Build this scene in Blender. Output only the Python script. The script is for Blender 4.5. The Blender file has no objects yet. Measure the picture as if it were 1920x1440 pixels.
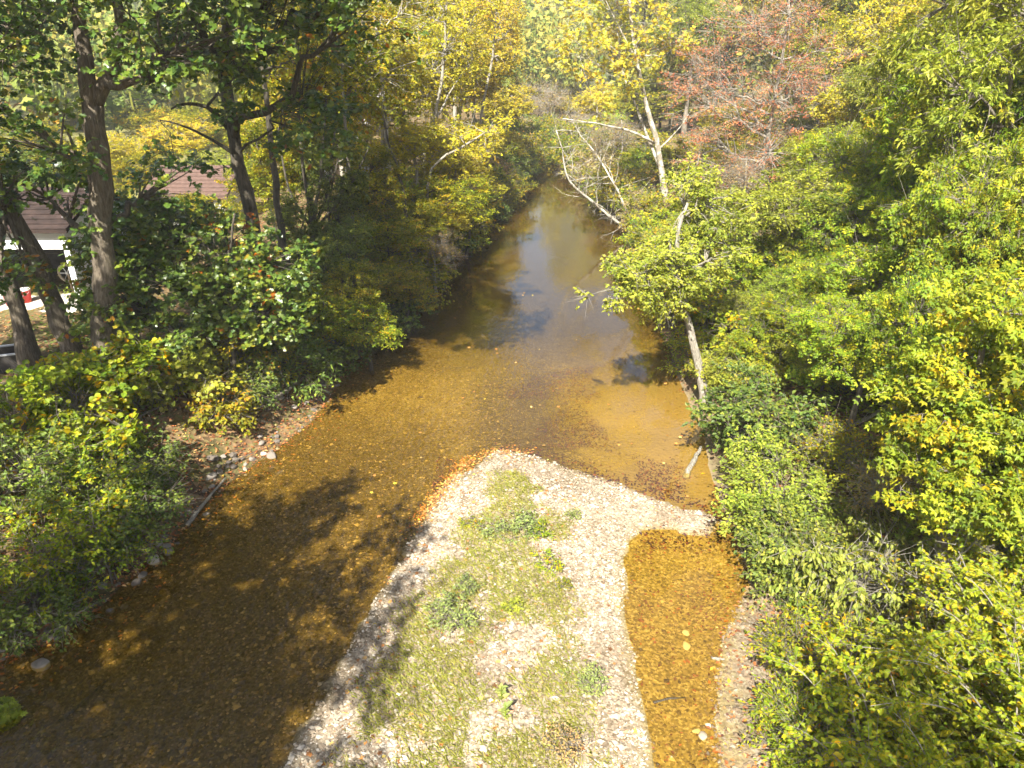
import bpy, math
import numpy as np

# ------------------------------------------------------------------ camera, sky, sun, exposure
SC = bpy.context.scene
COL = SC.collection
H, PITCH, F = 10.0, math.radians(25.0), 1371.0        # metres above the water, tilt, focal length in photo pixels
cam_d = bpy.data.cameras.new('camera')
cam_d.sensor_width = 36.0
cam_d.lens = 36.0 * F / 1920.0
cam_d.clip_end = 3000.0
cam = bpy.data.objects.new('camera', cam_d)
COL.objects.link(cam)
cam.location = (0, 0, H)
cam.rotation_euler = (math.radians(90) - PITCH, 0, 0)
SC.camera = cam

SUN_AZ, SUN_EL = math.radians(14.0), math.radians(45.0)  # shadows run away from the camera, slightly to the right
world = bpy.data.worlds.new('World')
SC.world = world
world.use_nodes = True
wn = world.node_tree
sky = wn.nodes.new('ShaderNodeTexSky')
sky.sky_type = 'NISHITA'
sky.sun_disc = False
sky.sun_elevation = SUN_EL
sky.sun_rotation = math.pi + SUN_AZ
sky.dust_density = 3.0
wn.nodes['Background'].inputs['Strength'].default_value = 0.062
wn.links.new(sky.outputs[0], wn.nodes['Background'].inputs['Color'])
sun_d = bpy.data.lights.new('sun', 'SUN')
sun_d.energy = 5.0
sun_d.angle = math.radians(0.55)
sun_d.color = (1.0, 0.94, 0.83)
sun = bpy.data.objects.new('sun', sun_d)
COL.objects.link(sun)
sun.rotation_euler = (math.pi / 2 - SUN_EL, 0, -SUN_AZ)
sun.location = (-20, -60, 60)
SC.view_settings.view_transform = 'Standard'
SC.view_settings.look = 'None'
SC.view_settings.exposure = 1.85
SC.view_settings.gamma = 1.0
SC.render.engine = 'CYCLES'
SC.cycles.max_bounces = 4
SC.cycles.diffuse_bounces = 2
SC.cycles.glossy_bounces = 2
SC.cycles.transmission_bounces = 3
SC.cycles.transparent_max_bounces = 6
SC.cycles.caustics_reflective = False
SC.cycles.caustics_refractive = False
SC.cycles.use_denoising = True
SC.cycles.adaptive_threshold = 0.03
SC.cycles.sample_clamp_indirect = 4.0

# ------------------------------------------------------------------ helpers
CP, SP = math.cos(PITCH), math.sin(PITCH)
def ray(px, py):
    dx, dy = (px - 960) / F, (720 - py) / F
    return np.array([dx, CP + SP * dy, -SP + CP * dy])
def gp(px, py, z=0.0):
    d = ray(px, py); return np.array([0, 0, H]) + d * ((z - H) / d[2])
def at(px, py, Y):
    d = ray(px, py); return np.array([0, 0, H]) + d * (Y / d[1])
def pxm(px, py, Y):                       # metres per photo pixel at that place
    return Y / ray(px, py)[1] / F

def rng(seed): return np.random.default_rng(seed)
def nrm(a): return a / np.maximum(np.linalg.norm(a, axis=-1, keepdims=True), 1e-9)
def sstep(a, b, x):
    t = np.clip((x - a) / (b - a), 0, 1); return t * t * (3 - 2 * t)

def vnoise(x, y, s=1.0, seed=0):          # smooth value noise in 2D
    x = np.asarray(x, float) / s; y = np.asarray(y, float) / s
    xi, yi = np.floor(x), np.floor(y)
    fx, fy = x - xi, y - yi
    fx, fy = fx * fx * (3 - 2 * fx), fy * fy * (3 - 2 * fy)
    def h(i, j):
        v = np.sin(i * 127.1 + j * 311.7 + seed * 74.7) * 43758.5453
        return v - np.floor(v)
    return (h(xi, yi) * (1 - fx) + h(xi + 1, yi) * fx) * (1 - fy) + (h(xi, yi + 1) * (1 - fx) + h(xi + 1, yi + 1) * fx) * fy
def fbm(x, y, s=1.0, seed=0, o=4):
    return sum(vnoise(x, y, s / 2 ** k, seed + k * 7) * 0.5 ** k for k in range(o)) / (2 - 0.5 ** (o - 1))

def mesh_np(name, V, T, tint=None, smooth=False, attrs=None):
    """triangle mesh from arrays; tint is a per-vertex RGB(A) attribute of random values"""
    V = np.ascontiguousarray(V, dtype=np.float32); T = np.ascontiguousarray(T, dtype=np.int32)
    me = bpy.data.meshes.new(name)
    me.vertices.add(len(V)); me.vertices.foreach_set('co', V.ravel())
    k = T.shape[1]
    me.loops.add(T.size); me.loops.foreach_set('vertex_index', T.ravel())
    me.polygons.add(len(T))
    me.polygons.foreach_set('loop_start', np.arange(0, T.size, k, dtype=np.int32))
    me.update(calc_edges=True)
    me.polygons.foreach_set('use_smooth', np.full(len(T), smooth))
    if tint is not None:
        a = me.attributes.new('tint', 'FLOAT_COLOR', 'POINT')
        c = np.ones((len(V), 4), np.float32); c[:, :tint.shape[1]] = tint
        a.data.foreach_set('color', c.ravel())
    for n, v in (attrs or {}).items():
        a = me.attributes.new(n, 'FLOAT', 'POINT'); a.data.foreach_set('value', np.asarray(v, np.float32))
    return me

class MB:
    """collects pieces of one mesh"""
    def __init__(s): s.V = []; s.T = []; s.C = []; s.n = 0
    def add(s, V, T, c=None):
        if len(V) == 0: return
        V = np.asarray(V, float); s.V.append(V); s.T.append(np.asarray(T, int) + s.n)
        c = np.full((len(V), 3), 0.5) if c is None else np.broadcast_to(np.asarray(c, float), (len(V), 3))
        s.C.append(c); s.n += len(V)
    def quads(s, V, Q, c=None):
        Q = np.asarray(Q); s.add(V, np.concatenate([Q[:, [0, 1, 2]], Q[:, [0, 2, 3]]]), c)
    def tube(s, P, R, sides=6, c=None, cap=True):
        P = np.asarray(P, float); R = np.asarray(R, float); n = len(P)
        t = np.gradient(P, axis=0); t = nrm(t)
        ref = np.array([0.13, 0.31, 0.94]) if abs(t[:, 2]).mean() < 0.7 else np.array([0.94, 0.3, 0.1])
        u = nrm(np.cross(t, ref)); w = np.cross(t, u)
        a = np.linspace(0, 2 * np.pi, sides, endpoint=False)
        RR = R[:, None] if R.ndim == 1 else R
        V = P[:, None] + (u[:, None] * np.cos(a)[None, :, None] + w[:, None] * np.sin(a)[None, :, None]) * (RR * np.ones((n, sides)))[..., None]
        V = V.reshape(-1, 3)
        i = np.arange(n - 1)[:, None] * sides; j = np.arange(sides)[None]; j2 = (j + 1) % sides
        Q = np.stack([i + j, i + j2, i + sides + j2, i + sides + j], -1).reshape(-1, 4)
        T = np.concatenate([Q[:, [0, 1, 2]], Q[:, [0, 2, 3]]])
        if cap:
            k = len(V); V = np.vstack([V, P[0], P[-1]])
            jj = np.arange(sides)
            T = np.vstack([T, np.stack([np.full(sides, k), (jj + 1) % sides, jj], -1),
                           np.stack([np.full(sides, k + 1), (n - 1) * sides + jj, (n - 1) * sides + (jj + 1) % sides], -1)])
        s.add(V, T, c)
    def twigs(s, A, B, ra, rb, c=None):          # many straight three-sided sticks at once
        A = np.asarray(A, float); B = np.asarray(B, float); N = len(A)
        if N == 0: return
        t = nrm(B - A); u = nrm(np.cross(t, np.array([0.31, 0.17, 0.93]))); w = np.cross(t, u)
        ra = np.broadcast_to(ra, (N,)); rb = np.broadcast_to(rb, (N,))
        V = np.zeros((N, 6, 3))
        for k in range(3):
            o = u * math.cos(k * 2.0944) + w * math.sin(k * 2.0944)
            V[:, k] = A + o * ra[:, None]; V[:, 3 + k] = B + o * rb[:, None]
        f = np.array([[0, 1, 4], [0, 4, 3], [1, 2, 5], [1, 5, 4], [2, 0, 3], [2, 3, 5]])
        s.add(V.reshape(-1, 3), (np.arange(N)[:, None, None] * 6 + f[None]).reshape(-1, 3), c)
    def inst(s, tv, tt, pos, Rm, sc, tint):      # many copies of a small template
        N = len(pos)
        if N == 0: return
        sc = np.asarray(sc, float)
        if sc.ndim == 1: sc = sc[:, None]
        V = np.einsum('nij,nkj->nki', Rm, tv[None] * sc[:, None]) + pos[:, None]
        T = (np.arange(N)[:, None, None] * len(tv) + tt[None]).reshape(-1, 3)
        s.add(V.reshape(-1, 3), T, np.repeat(tint, len(tv), axis=0))
    def box(s, lo, hi, c=None):
        lo = np.asarray(lo, float); hi = np.asarray(hi, float)
        V = np.array([[x, y, z] for z in (lo[2], hi[2]) for y in (lo[1], hi[1]) for x in (lo[0], hi[0])])
        s.quads(V, [[0, 2, 3, 1], [4, 5, 7, 6], [0, 1, 5, 4], [2, 6, 7, 3], [0, 4, 6, 2], [1, 3, 7, 5]], c)
    def mesh(s, name, smooth=False):
        return mesh_np(name, np.concatenate(s.V), np.concatenate(s.T), np.concatenate(s.C), smooth)

def link(name, me, mat=None, parent=None, loc=None):
    o = bpy.data.objects.new(name, me); COL.objects.link(o)
    if mat is not None: me.materials.append(mat)
    if parent is not None: o.parent = parent
    if loc is not None: o.location = [float(v) for v in loc]
    return o
def tag(o, label, cat, group=None, kind=None):
    o['label'] = label
    if cat: o['category'] = cat
    if group: o['group'] = group
    if kind: o['kind'] = kind
    return o
def empty(name, loc, rz=0.0, s=1.0):
    o = bpy.data.objects.new(name, None); COL.objects.link(o)
    o.location = [float(v) for v in loc]; o.rotation_euler = (0, 0, rz)
    o.scale = (s, s, s) if np.isscalar(s) else s
    o.empty_display_size = 0.3
    return o

# ------------------------------------------------------------------ materials
def ramp(nt, stops):
    n = nt.nodes.new('ShaderNodeValToRGB'); e = n.color_ramp.elements
    while len(e) < len(stops): e.new(0.5)
    for k, (p, c) in enumerate(stops): e[k].position = p; e[k].color = (*c, 1)
    return n
def new_mat(name):
    m = bpy.data.materials.new(name); m.use_nodes = True
    nt = m.node_tree; return m, nt, nt.nodes['Principled BSDF'], nt.nodes['Material Output']
def N(nt, t, **kw):
    n = nt.nodes.new(t)
    for k, v in kw.items(): setattr(n, k, v)
    return n
def noise(nt, scale, detail=4, rough=0.6, vec=None):
    n = nt.nodes.new('ShaderNodeTexNoise'); n.inputs['Scale'].default_value = scale
    n.inputs['Detail'].default_value = detail; n.inputs['Roughness'].default_value = rough
    if vec is not None: nt.links.new(vec, n.inputs['Vector'])
    return n
def mix(nt, fac, a, b, mode='MIX'):
    n = nt.nodes.new('ShaderNodeMix'); n.data_type = 'RGBA'; n.blend_type = mode
    for s, v in ((0, fac), (6, a), (7, b)):
        if isinstance(v, (int, float)): n.inputs[s].default_value = v
        elif isinstance(v, tuple): n.inputs[s].default_value = (*v, 1)
        else: nt.links.new(v, n.inputs[s])
    return n.outputs[2]
def math_n(nt, op, a, b=None):
    n = nt.nodes.new('ShaderNodeMath'); n.operation = op
    for s, v in ((0, a), (1, b)):
        if v is None: continue
        if isinstance(v, (int, float)): n.inputs[s].default_value = v
        else: nt.links.new(v, n.inputs[s])
    return n.outputs[0]
def attr(nt, name):
    n = nt.nodes.new('ShaderNodeAttribute'); n.attribute_name = name; return n

def leaf_mat(name, stops, transl=0.40, rough=0.5, spec=0.25):
    """leaf colour from each leaf's own random value, a little from its spray's"""
    m, nt, b, out = new_mat(name)
    a = attr(nt, 'tint'); sep = N(nt, 'ShaderNodeSeparateColor'); nt.links.new(a.outputs['Color'], sep.inputs[0])
    r = ramp(nt, stops); nt.links.new(sep.outputs[0], r.inputs[0])
    hsv = N(nt, 'ShaderNodeHueSaturation'); hsv.inputs['Saturation'].default_value = 1.06; nt.links.new(r.outputs[0], hsv.inputs['Color'])
    oi = N(nt, 'ShaderNodeObjectInfo')
    v = math_n(nt, 'ADD', math_n(nt, 'ADD', math_n(nt, 'MULTIPLY', sep.outputs[1], 0.6), 0.56), math_n(nt, 'MULTIPLY', oi.outputs['Random'], 0.28)); nt.links.new(v, hsv.inputs['Value'])
    hu = math_n(nt, 'ADD', math_n(nt, 'MULTIPLY', math_n(nt, 'FRACT', math_n(nt, 'MULTIPLY', oi.outputs['Random'], 7.31)), -0.024), 0.506); nt.links.new(hu, hsv.inputs['Hue'])
    nt.links.new(hsv.outputs[0], b.inputs['Base Color'])
    b.inputs['Roughness'].default_value = rough
    b.inputs['Specular IOR Level'].default_value = spec
    t = N(nt, 'ShaderNodeBsdfTranslucent')
    tc = mix(nt, 1.0, hsv.outputs[0], (1.5, 1.42, 0.65), 'MULTIPLY'); nt.links.new(tc, t.inputs['Color'])
    ms = N(nt, 'ShaderNodeMixShader'); ms.inputs[0].default_value = transl
    nt.links.new(b.outputs[0], ms.inputs[1]); nt.links.new(t.outputs[0], ms.inputs[2])
    nt.links.new(ms.outputs[0], out.inputs['Surface'])
    return m
def bark_mat(name, c1, c2, scale=6.0, patch=None):
    m, nt, b, out = new_mat(name)
    tc = N(nt, 'ShaderNodeTexCoord'); mp = N(nt, 'ShaderNodeMapping'); mp.inputs['Scale'].default_value = (1, 1, 0.18)
    nt.links.new(tc.outputs['Object'], mp.inputs[0])
    n = noise(nt, scale * 3, 6, 0.7, mp.outputs[0]); r = ramp(nt, [(0.38, c1), (0.64, c2)])
    nt.links.new(n.outputs[0], r.inputs[0]); col = r.outputs[0]
    if patch:
        n2 = noise(nt, 3.2, 3, 0.5, tc.outputs['Object']); r2 = ramp(nt, [(0.48, (0, 0, 0)), (0.56, (1, 1, 1))])
        nt.links.new(n2.outputs[0], r2.inputs[0]); col = mix(nt, r2.outputs[0], col, patch)
    n3 = noise(nt, 1.3, 3, 0.5, tc.outputs['Object'])
    col = mix(nt, math_n(nt, 'MULTIPLY', n3.outputs[0], 0.5), col, (0.09, 0.10, 0.06))
    nt.links.new(col, b.inputs['Base Color']); b.inputs['Roughness'].default_value = 0.9
    b.inputs['Specular IOR Level'].default_value = 0.2
    bp = N(nt, 'ShaderNodeBump'); bp.inputs['Strength'].default_value = 1.0; bp.inputs['Distance'].default_value = 0.10
    nt.links.new(n.outputs[0], bp.inputs['Height']); nt.links.new(bp.outputs[0], b.inputs['Normal'])
    return m
def plain_mat(name, c, rough=0.7, var=0.15, scale=8.0, spec=0.3, metallic=0.0):
    m, nt, b, out = new_mat(name)
    n = noise(nt, scale, 5, 0.65)
    tc = N(nt, 'ShaderNodeTexCoord'); nt.links.new(tc.outputs['Object'], n.inputs['Vector'])
    r = ramp(nt, [(0.3, tuple(v * (1 - var * 1.6) for v in c)), (0.7, tuple(min(1, v * (1 + var)) for v in c))])
    nt.links.new(n.outputs[0], r.inputs[0]); nt.links.new(r.outputs[0], b.inputs['Base Color'])
    b.inputs['Roughness'].default_value = rough; b.inputs['Specular IOR Level'].default_value = spec; b.inputs['Metallic'].default_value = metallic
    return m
def tint_mat(name, stops, rough=0.85, spec=0.25, bump=0.0):
    m, nt, b, out = new_mat(name)
    a = attr(nt, 'tint'); sep = N(nt, 'ShaderNodeSeparateColor'); nt.links.new(a.outputs['Color'], sep.inputs[0])
    r = ramp(nt, stops); nt.links.new(sep.outputs[0], r.inputs[0])
    tc = N(nt, 'ShaderNodeTexCoord'); n = noise(nt, 14, 5, 0.7, tc.outputs['Object'])
    c = mix(nt, 1.0, r.outputs[0], mix(nt, n.outputs[0], (0.62, 0.62, 0.62), (1.3, 1.3, 1.3)), 'MULTIPLY')
    nt.links.new(c, b.inputs['Base Color']); b.inputs['Roughness'].default_value = rough; b.inputs['Specular IOR Level'].default_value = spec
    if bump:
        bp = N(nt, 'ShaderNodeBump'); bp.inputs['Strength'].default_value = bump; bp.inputs['Distance'].default_value = 0.02
        nt.links.new(n.outputs[0], bp.inputs['Height']); nt.links.new(bp.outputs[0], b.inputs['Normal'])
    return m

LM = {
 'oak':     leaf_mat('oak_leaves', [(0, (0.045, 0.10, 0.026)), (0.5, (0.095, 0.165, 0.03)), (0.9, (0.19, 0.235, 0.036)), (0.985, (0.28, 0.22, 0.03)), (1, (0.36, 0.16, 0.03))], 0.33, 0.36, 0.5),
 'olive':   leaf_mat('olive_leaves', [(0, (0.12, 0.16, 0.025)), (0.45, (0.24, 0.26, 0.03)), (0.8, (0.37, 0.33, 0.035)), (1, (0.42, 0.25, 0.04))], 0.42),
 'yellow':  leaf_mat('yellow_leaves', [(0, (0.19, 0.22, 0.03)), (0.35, (0.38, 0.36, 0.04)), (0.85, (0.56, 0.49, 0.06)), (1, (0.50, 0.34, 0.06))], 0.42),
 'elder':   leaf_mat('box_elder_leaves', [(0, (0.09, 0.17, 0.025)), (0.45, (0.20, 0.28, 0.032)), (0.8, (0.33, 0.36, 0.04)), (1, (0.52, 0.43, 0.04))], 0.42),
 'lime':    leaf_mat('light_green_leaves', [(0, (0.14, 0.20, 0.035)), (0.6, (0.28, 0.335, 0.055)), (1, (0.40, 0.41, 0.075))], 0.42),
 'dark':    leaf_mat('dark_green_leaves', [(0, (0.06, 0.105, 0.026)), (0.6, (0.125, 0.175, 0.036)), (1, (0.24, 0.26, 0.045))], 0.3),
 'red':     leaf_mat('russet_leaves', [(0, (0.26, 0.11, 0.055)), (0.5, (0.42, 0.20, 0.09)), (0.85, (0.40, 0.27, 0.11)), (1, (0.28, 0.27, 0.06))], 0.3),
 'syc':     leaf_mat('sycamore_leaves', [(0, (0.28, 0.32, 0.05)), (0.5, (0.56, 0.50, 0.08)), (1, (0.60, 0.40, 0.07))], 0.42),
 'birch':   leaf_mat('yellow_green_leaves', [(0, (0.11, 0.19, 0.025)), (0.6, (0.26, 0.32, 0.032)), (0.88, (0.42, 0.39, 0.04)), (1, (0.56, 0.32, 0.03))], 0.42),
 'sage':    leaf_mat('pale_drooping_leaves', [(0, (0.15, 0.20, 0.04)), (0.6, (0.28, 0.31, 0.065)), (1, (0.36, 0.35, 0.08))], 0.3),
 'brown':   leaf_mat('tan_dry_leaves', [(0, (0.25, 0.17, 0.08)), (0.6, (0.38, 0.29, 0.13)), (1, (0.32, 0.31, 0.07))], 0.3),
 'weed':    leaf_mat('weed_leaves', [(0, (0.13, 0.175, 0.065)), (0.6, (0.21, 0.26, 0.085)), (1, (0.32, 0.34, 0.11))], 0.3),
 'hill':    leaf_mat('hillside_leaves', [(0, (0.08, 0.14, 0.035)), (0.4, (0.18, 0.21, 0.045)), (0.75, (0.30, 0.27, 0.06)), (1, (0.33, 0.20, 0.09))], 0.2, 0.6, 0.2),
}
BM = {
 'oak': bark_mat('oak_bark', (0.10, 0.075, 0.055), (0.29, 0.235, 0.185)),
 'dark': bark_mat('dark_bark', (0.05, 0.04, 0.032), (0.16, 0.13, 0.105)),
 'pale': bark_mat('pale_bark', (0.27, 0.24, 0.20), (0.52, 0.48, 0.41)),
 'white': bark_mat('sycamore_bark', (0.48, 0.44, 0.37), (0.74, 0.70, 0.62), 3.0, (0.30, 0.26, 0.20)),
 'grey': bark_mat('grey_bark', (0.16, 0.135, 0.11), (0.38, 0.33, 0.275)),
}

# ------------------------------------------------------------------ terrain
L_PIX = [(0, 1250), (130, 1185), (235, 1095), (330, 1012), (420, 915), (505, 852), (590, 790), (640, 710), (690, 655), (760, 575), (830, 500), (895, 430), (950, 380), (985, 335), (1002, 305)]
R_PIX = [(1345, 1440), (1330, 1330), (1345, 1215), (1385, 1130), (1400, 1080), (1375, 1000), (1345, 950), (1318, 860), (1320, 800), (1275, 725), (1245, 650), (1215, 560), (1188, 455), (1120, 375), (1062, 320), (1040, 303)]
B_PIX = [(530, 1440), (620, 1290), (705, 1115), (775, 1010), (835, 925), (875, 872), (930, 850), (1000, 856), (1080, 886), (1180, 922), (1280, 952), (1335, 976), (1310, 1000), (1210, 992), (1168, 1060), (1166, 1130), (1190, 1240), (1215, 1340), (1228, 1440)]
Lw = [gp(*p)[:2] for p in L_PIX]; Rw = [gp(*p)[:2] for p in R_PIX]
Lw = [np.array([-11.5, -60.]), np.array([-10.5, -20.]), np.array([-9.8, 2.]), np.array([-9.0, 7.5])] + Lw + [np.array([5.0, 85.]), np.array([12., 100.]), np.array([22., 112.])]
Rw = [np.array([3.6, -60.]), np.array([3.4, -20.]), np.array([3.2, 2.])] + Rw + [np.array([9.5, 84.]), np.array([15., 96.]), np.array([24., 107.])]
CH = np.array(Lw + Rw[::-1])
Bw = np.array([np.array([-2.6, -40.]), np.array([-3.6, -10.]), np.array([-3.4, 3.])] + [gp(*p)[:2] for p in B_PIX] + [np.array([2.1, 3.]), np.array([2.0, -10.]), np.array([1.6, -40.])])

def sdist(poly, x, y):
    """signed distance, positive inside"""
    x = np.asarray(x, float); y = np.asarray(y, float)
    d = np.full(x.shape, 1e18); ins = np.zeros(x.shape, bool)
    for a, b in zip(poly, np.roll(poly, -1, 0)):
        e = b - a; t = np.clip(((x - a[0]) * e[0] + (y - a[1]) * e[1]) / (e @ e), 0, 1)
        d = np.minimum(d, (x - a[0] - t * e[0]) ** 2 + (y - a[1] - t * e[1]) ** 2)
        c = (a[1] > y) != (b[1] > y)
        with np.errstate(divide='ignore', invalid='ignore'):
            ins ^= c & (x < (b[0] - a[0]) * (y - a[1]) / (b[1] - a[1]) + a[0])
    return np.where(ins, 1, -1) * np.sqrt(d)

CLx = np.interp
def centre_x(y):
    ly = np.array([p[1] for p in Lw]); lx = np.array([p[0] for p in Lw]); ry = np.array([p[1] for p in Rw]); rx = np.array([p[0] for p in Rw])
    o = np.argsort(ly); q = np.argsort(ry)
    return 0.5 * (np.interp(y, ly[o], lx[o]) + np.interp(y, ry[q], rx[q]))

def terrain(x, y):
    x = np.asarray(x, float); y = np.asarray(y, float)
    wob = (fbm(x, y, 1.6, 3) - 0.5) * 0.5
    dw = sdist(CH, x, y) + wob * 0.6                     # inside the channel positive
    db = sdist(Bw, x, y) + (fbm(x, y, 0.9, 9) - 0.5) * 0.7
    left = x < centre_x(y)
    d = np.maximum(-dw, 0)
    zl = 0.55 * sstep(0, 1.2, d) * 1 + 1.15 * sstep(0.6, 3.6, d) + 0.012 * np.maximum(d - 4, 0)
    shelf = sstep(17, 13.5, y)                          # low stony shelf at the near right
    zr_a = 0.5 * sstep(0, 1.0, d) + 0.6 * sstep(0.5, 3.2, d) + 0.16 * np.maximum(d - 3, 0) + 0.1 * np.maximum(d - 14, 0)
    zr_b = 0.08 * np.minimum(d, 2.0) + 0.75 * sstep(1.6, 4.5, d) + 0.14 * np.maximum(d - 4, 0) + 0.1 * np.maximum(d - 14, 0)
    zr = zr_a * (1 - shelf) + zr_b * shelf
    land = np.where(left, zl, zr) + 0.03 * np.minimum(d, 1)
    land += (fbm(x, y, 2.2, 21) - 0.45) * 0.35 * sstep(0.3, 2.5, d) + (fbm(x, y, 0.5, 5, 2) - 0.5) * 0.10 * sstep(0, 0.6, d)
    R = np.hypot(x, y)
    land += sstep(170, 360, R + 25 * (fbm(x, y, 90, 40) - .5)) * (21 + 9 * fbm(x, y, 130, 44))
    land = np.where(R > 380, np.maximum(land - .05 * (R - 380), 2), land)
    bed = -np.minimum(0.13 * np.maximum(dw, 0), 0.12 + 0.42 * sstep(0.8, 4, dw)) - 0.02
    bed = bed + (fbm(x, y, 1.1, 13) - 0.5) * 0.10 * sstep(0.1, 0.8, dw)
    zb = np.where(db > 0, 0.03 + 0.34 * sstep(0, 2.2, db), np.maximum(-0.11 * (-db), -0.8)) + (fbm(x, y, 0.7, 31) - 0.5) * 0.05 * sstep(-0.2, 0.4, db)
    zin = np.maximum(bed, zb)
    return np.where(dw > 0, zin, land)
def tz(x, y): return float(terrain(np.array([x]), np.array([y]))[0])

def graded(segs):
    out = []
    for a, b, st in segs: out += list(np.arange(a, b, st))
    return np.array(out + [segs[-1][1]])
gx = graded([(-420, -60, 15), (-60, -24, 2.0), (-24, -10, 0.5), (-10, 9, 0.18), (9, 20, 0.4), (20, 60, 2.0), (60, 420, 15)])
gy = graded([(-60, -10, 2.0), (-10, 6, 0.5), (6, 28, 0.18), (28, 46, 0.35), (46, 115, 1.2), (115, 180, 5), (180, 520, 12)])
GX, GY = np.meshgrid(gx, gy)
gxf, gyf = GX.ravel(), GY.ravel()
gz = terrain(gxf, gyf)
nx, ny = len(gx), len(gy)
ii = (np.arange(ny - 1)[:, None] * nx + np.arange(nx - 1)[None]).ravel()
Q = np.stack([ii, ii + 1, ii + nx + 1, ii + nx], -1)
dbg = sdist(Bw, gxf, gyf); dwg = sdist(CH, gxf, gyf)
shelf_m = np.clip(sstep(16, 13, gyf) * sstep(-3.0, -1.2, dwg) * (gxf > 0) * (dwg < 0.3) * 1.0 + sstep(-1.0, -0.2, dwg) * 0.35 * (gxf > 0), 0, 1)
gravel_m = np.maximum(sstep(-0.35, 0.1, dbg), shelf_m * 0.55)
lawn_m = sstep(-15, -19, gxf + (fbm(gxf, gyf, 4, 2) - .5) * 4) * sstep(12, 17, gyf) * sstep(150, 100, gyf)

def ground_mat():
    m, nt, b, out = new_mat('ground')
    geo = N(nt, 'ShaderNodeNewGeometry'); P = geo.outputs['Position']
    # leaf litter and soil
    v1 = N(nt, 'ShaderNodeTexVoronoi'); v1.inputs['Scale'].default_value = 9.0; nt.links.new(P, v1.inputs['Vector'])
    r1 = ramp(nt, [(0.0, (0.045, 0.03, 0.018)), (0.35, (0.14, 0.085, 0.045)), (0.65, (0.23, 0.145, 0.08)), (1.0, (0.12, 0.12, 0.035))])
    sep1 = N(nt, 'ShaderNodeSeparateColor'); nt.links.new(v1.outputs['Color'], sep1.inputs[0]); nt.links.new(sep1.outputs[0], r1.inputs[0])
    n1 = noise(nt, 0.9, 5, 0.6, P)
    r1b = ramp(nt, [(0.45, (0, 0, 0)), (0.62, (1, 1, 1))]); nt.links.new(n1.outputs[0], r1b.inputs[0])
    litter = mix(nt, math_n(nt, 'MULTIPLY', r1b.outputs[0], 0.55), r1.outputs[0], (0.075, 0.085, 0.025))
    # river gravel
    v2 = N(nt, 'ShaderNodeTexVoronoi'); v2.inputs['Scale'].default_value = 24.0; nt.links.new(P, v2.inputs['Vector'])
    sep2 = N(nt, 'ShaderNodeSeparateColor'); nt.links.new(v2.outputs['Color'], sep2.inputs[0])
    r2 = ramp(nt, [(0.0, (0.15, 0.116, 0.078)), (0.4, (0.27, 0.225, 0.166)), (0.8, (0.38, 0.33, 0.256)), (1.0, (0.27, 0.175, 0.11))])
    nt.links.new(sep2.outputs[0], r2.inputs[0])
    # stream bed stones, coated with golden algae
    v3 = N(nt, 'ShaderNodeTexVoronoi'); v3.inputs['Scale'].default_value = 26.0; nt.links.new(P, v3.inputs['Vector'])
    sep3 = N(nt, 'ShaderNodeSeparateColor'); nt.links.new(v3.outputs['Color'], sep3.inputs[0])
    r3 = ramp(nt, [(0.0, (0.11, 0.085, 0.036)), (0.35, (0.18, 0.14, 0.058)), (0.75, (0.24, 0.19, 0.082)), (1.0, (0.33, 0.28, 0.16))])
    nt.links.new(sep3.outputs[0], r3.inputs[0])
    n3 = noise(nt, 1.7, 5, 0.65, P); bedc = mix(nt, 1.0, r3.outputs[0], mix(nt, n3.outputs[0], (0.6, 0.55, 0.5), (1.35, 1.35, 1.3)), 'MULTIPLY')
    silt = attr(nt, 'silt'); bedc = mix(nt, math_n(nt, 'MULTIPLY', silt.outputs['Fac'], 0.92), bedc, (0.215, 0.168, 0.10))
    lawn = mix(nt, n3.outputs[0], (0.10, 0.12, 0.03), (0.25, 0.22, 0.09))
    col = mix(nt, attr(nt, 'lawn').outputs['Fac'], litter, lawn)
    ng = noise(nt, 0.8, 5, 0.7, P); rg = ramp(nt, [(0.35, (0.62, 0.58, 0.52)), (0.6, (1, 1, 1))]); nt.links.new(ng.outputs[0], rg.inputs[0])
    col = mix(nt, attr(nt, 'gravel').outputs['Fac'], col, mix(nt, 1.0, r2.outputs[0], rg.outputs[0], 'MULTIPLY'))
    bedc = mix(nt, attr(nt, 'dusky').outputs['Fac'], bedc, mix(nt, 1.0, bedc, (0.29, 0.28, 0.27), 'MULTIPLY'))  # shade painted into the left channel's bed; deeper middle and far bed darkened
    sx = N(nt, 'ShaderNodeSeparateXYZ'); nt.links.new(P, sx.inputs[0])
    wet = N(nt, 'ShaderNodeMapRange'); wet.inputs['From Min'].default_value = 0.05; wet.inputs['From Max'].default_value = 0.0
    nt.links.new(sx.outputs['Z'], wet.inputs['Value'])
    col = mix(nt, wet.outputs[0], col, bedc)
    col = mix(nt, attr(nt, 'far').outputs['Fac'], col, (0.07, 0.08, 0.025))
    nt.links.new(col, b.inputs['Base Color']); b.inputs['Roughness'].default_value = 0.92; b.inputs['Specular IOR Level'].default_value = 0.15
    bp = N(nt, 'ShaderNodeBump'); bp.inputs['Strength'].default_value = 0.6; bp.inputs['Distance'].default_value = 0.03
    hh = math_n(nt, 'ADD', v2.outputs['Distance'], n3.outputs[0])
    nt.links.new(v1.outputs['Distance'], bp.inputs['Height']); nt.links.new(bp.outputs[0], b.inputs['Normal'])
    return m
silt_m = sstep(1.2, 2.8, gxf - (fbm(gxf, gyf, 2.0, 77) - .5) * 2.5) * sstep(13.0, 15.0, gyf) * (1 - .9 * sstep(19, 27, gyf))
V = np.stack([gxf, gyf, gz], -1)
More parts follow.
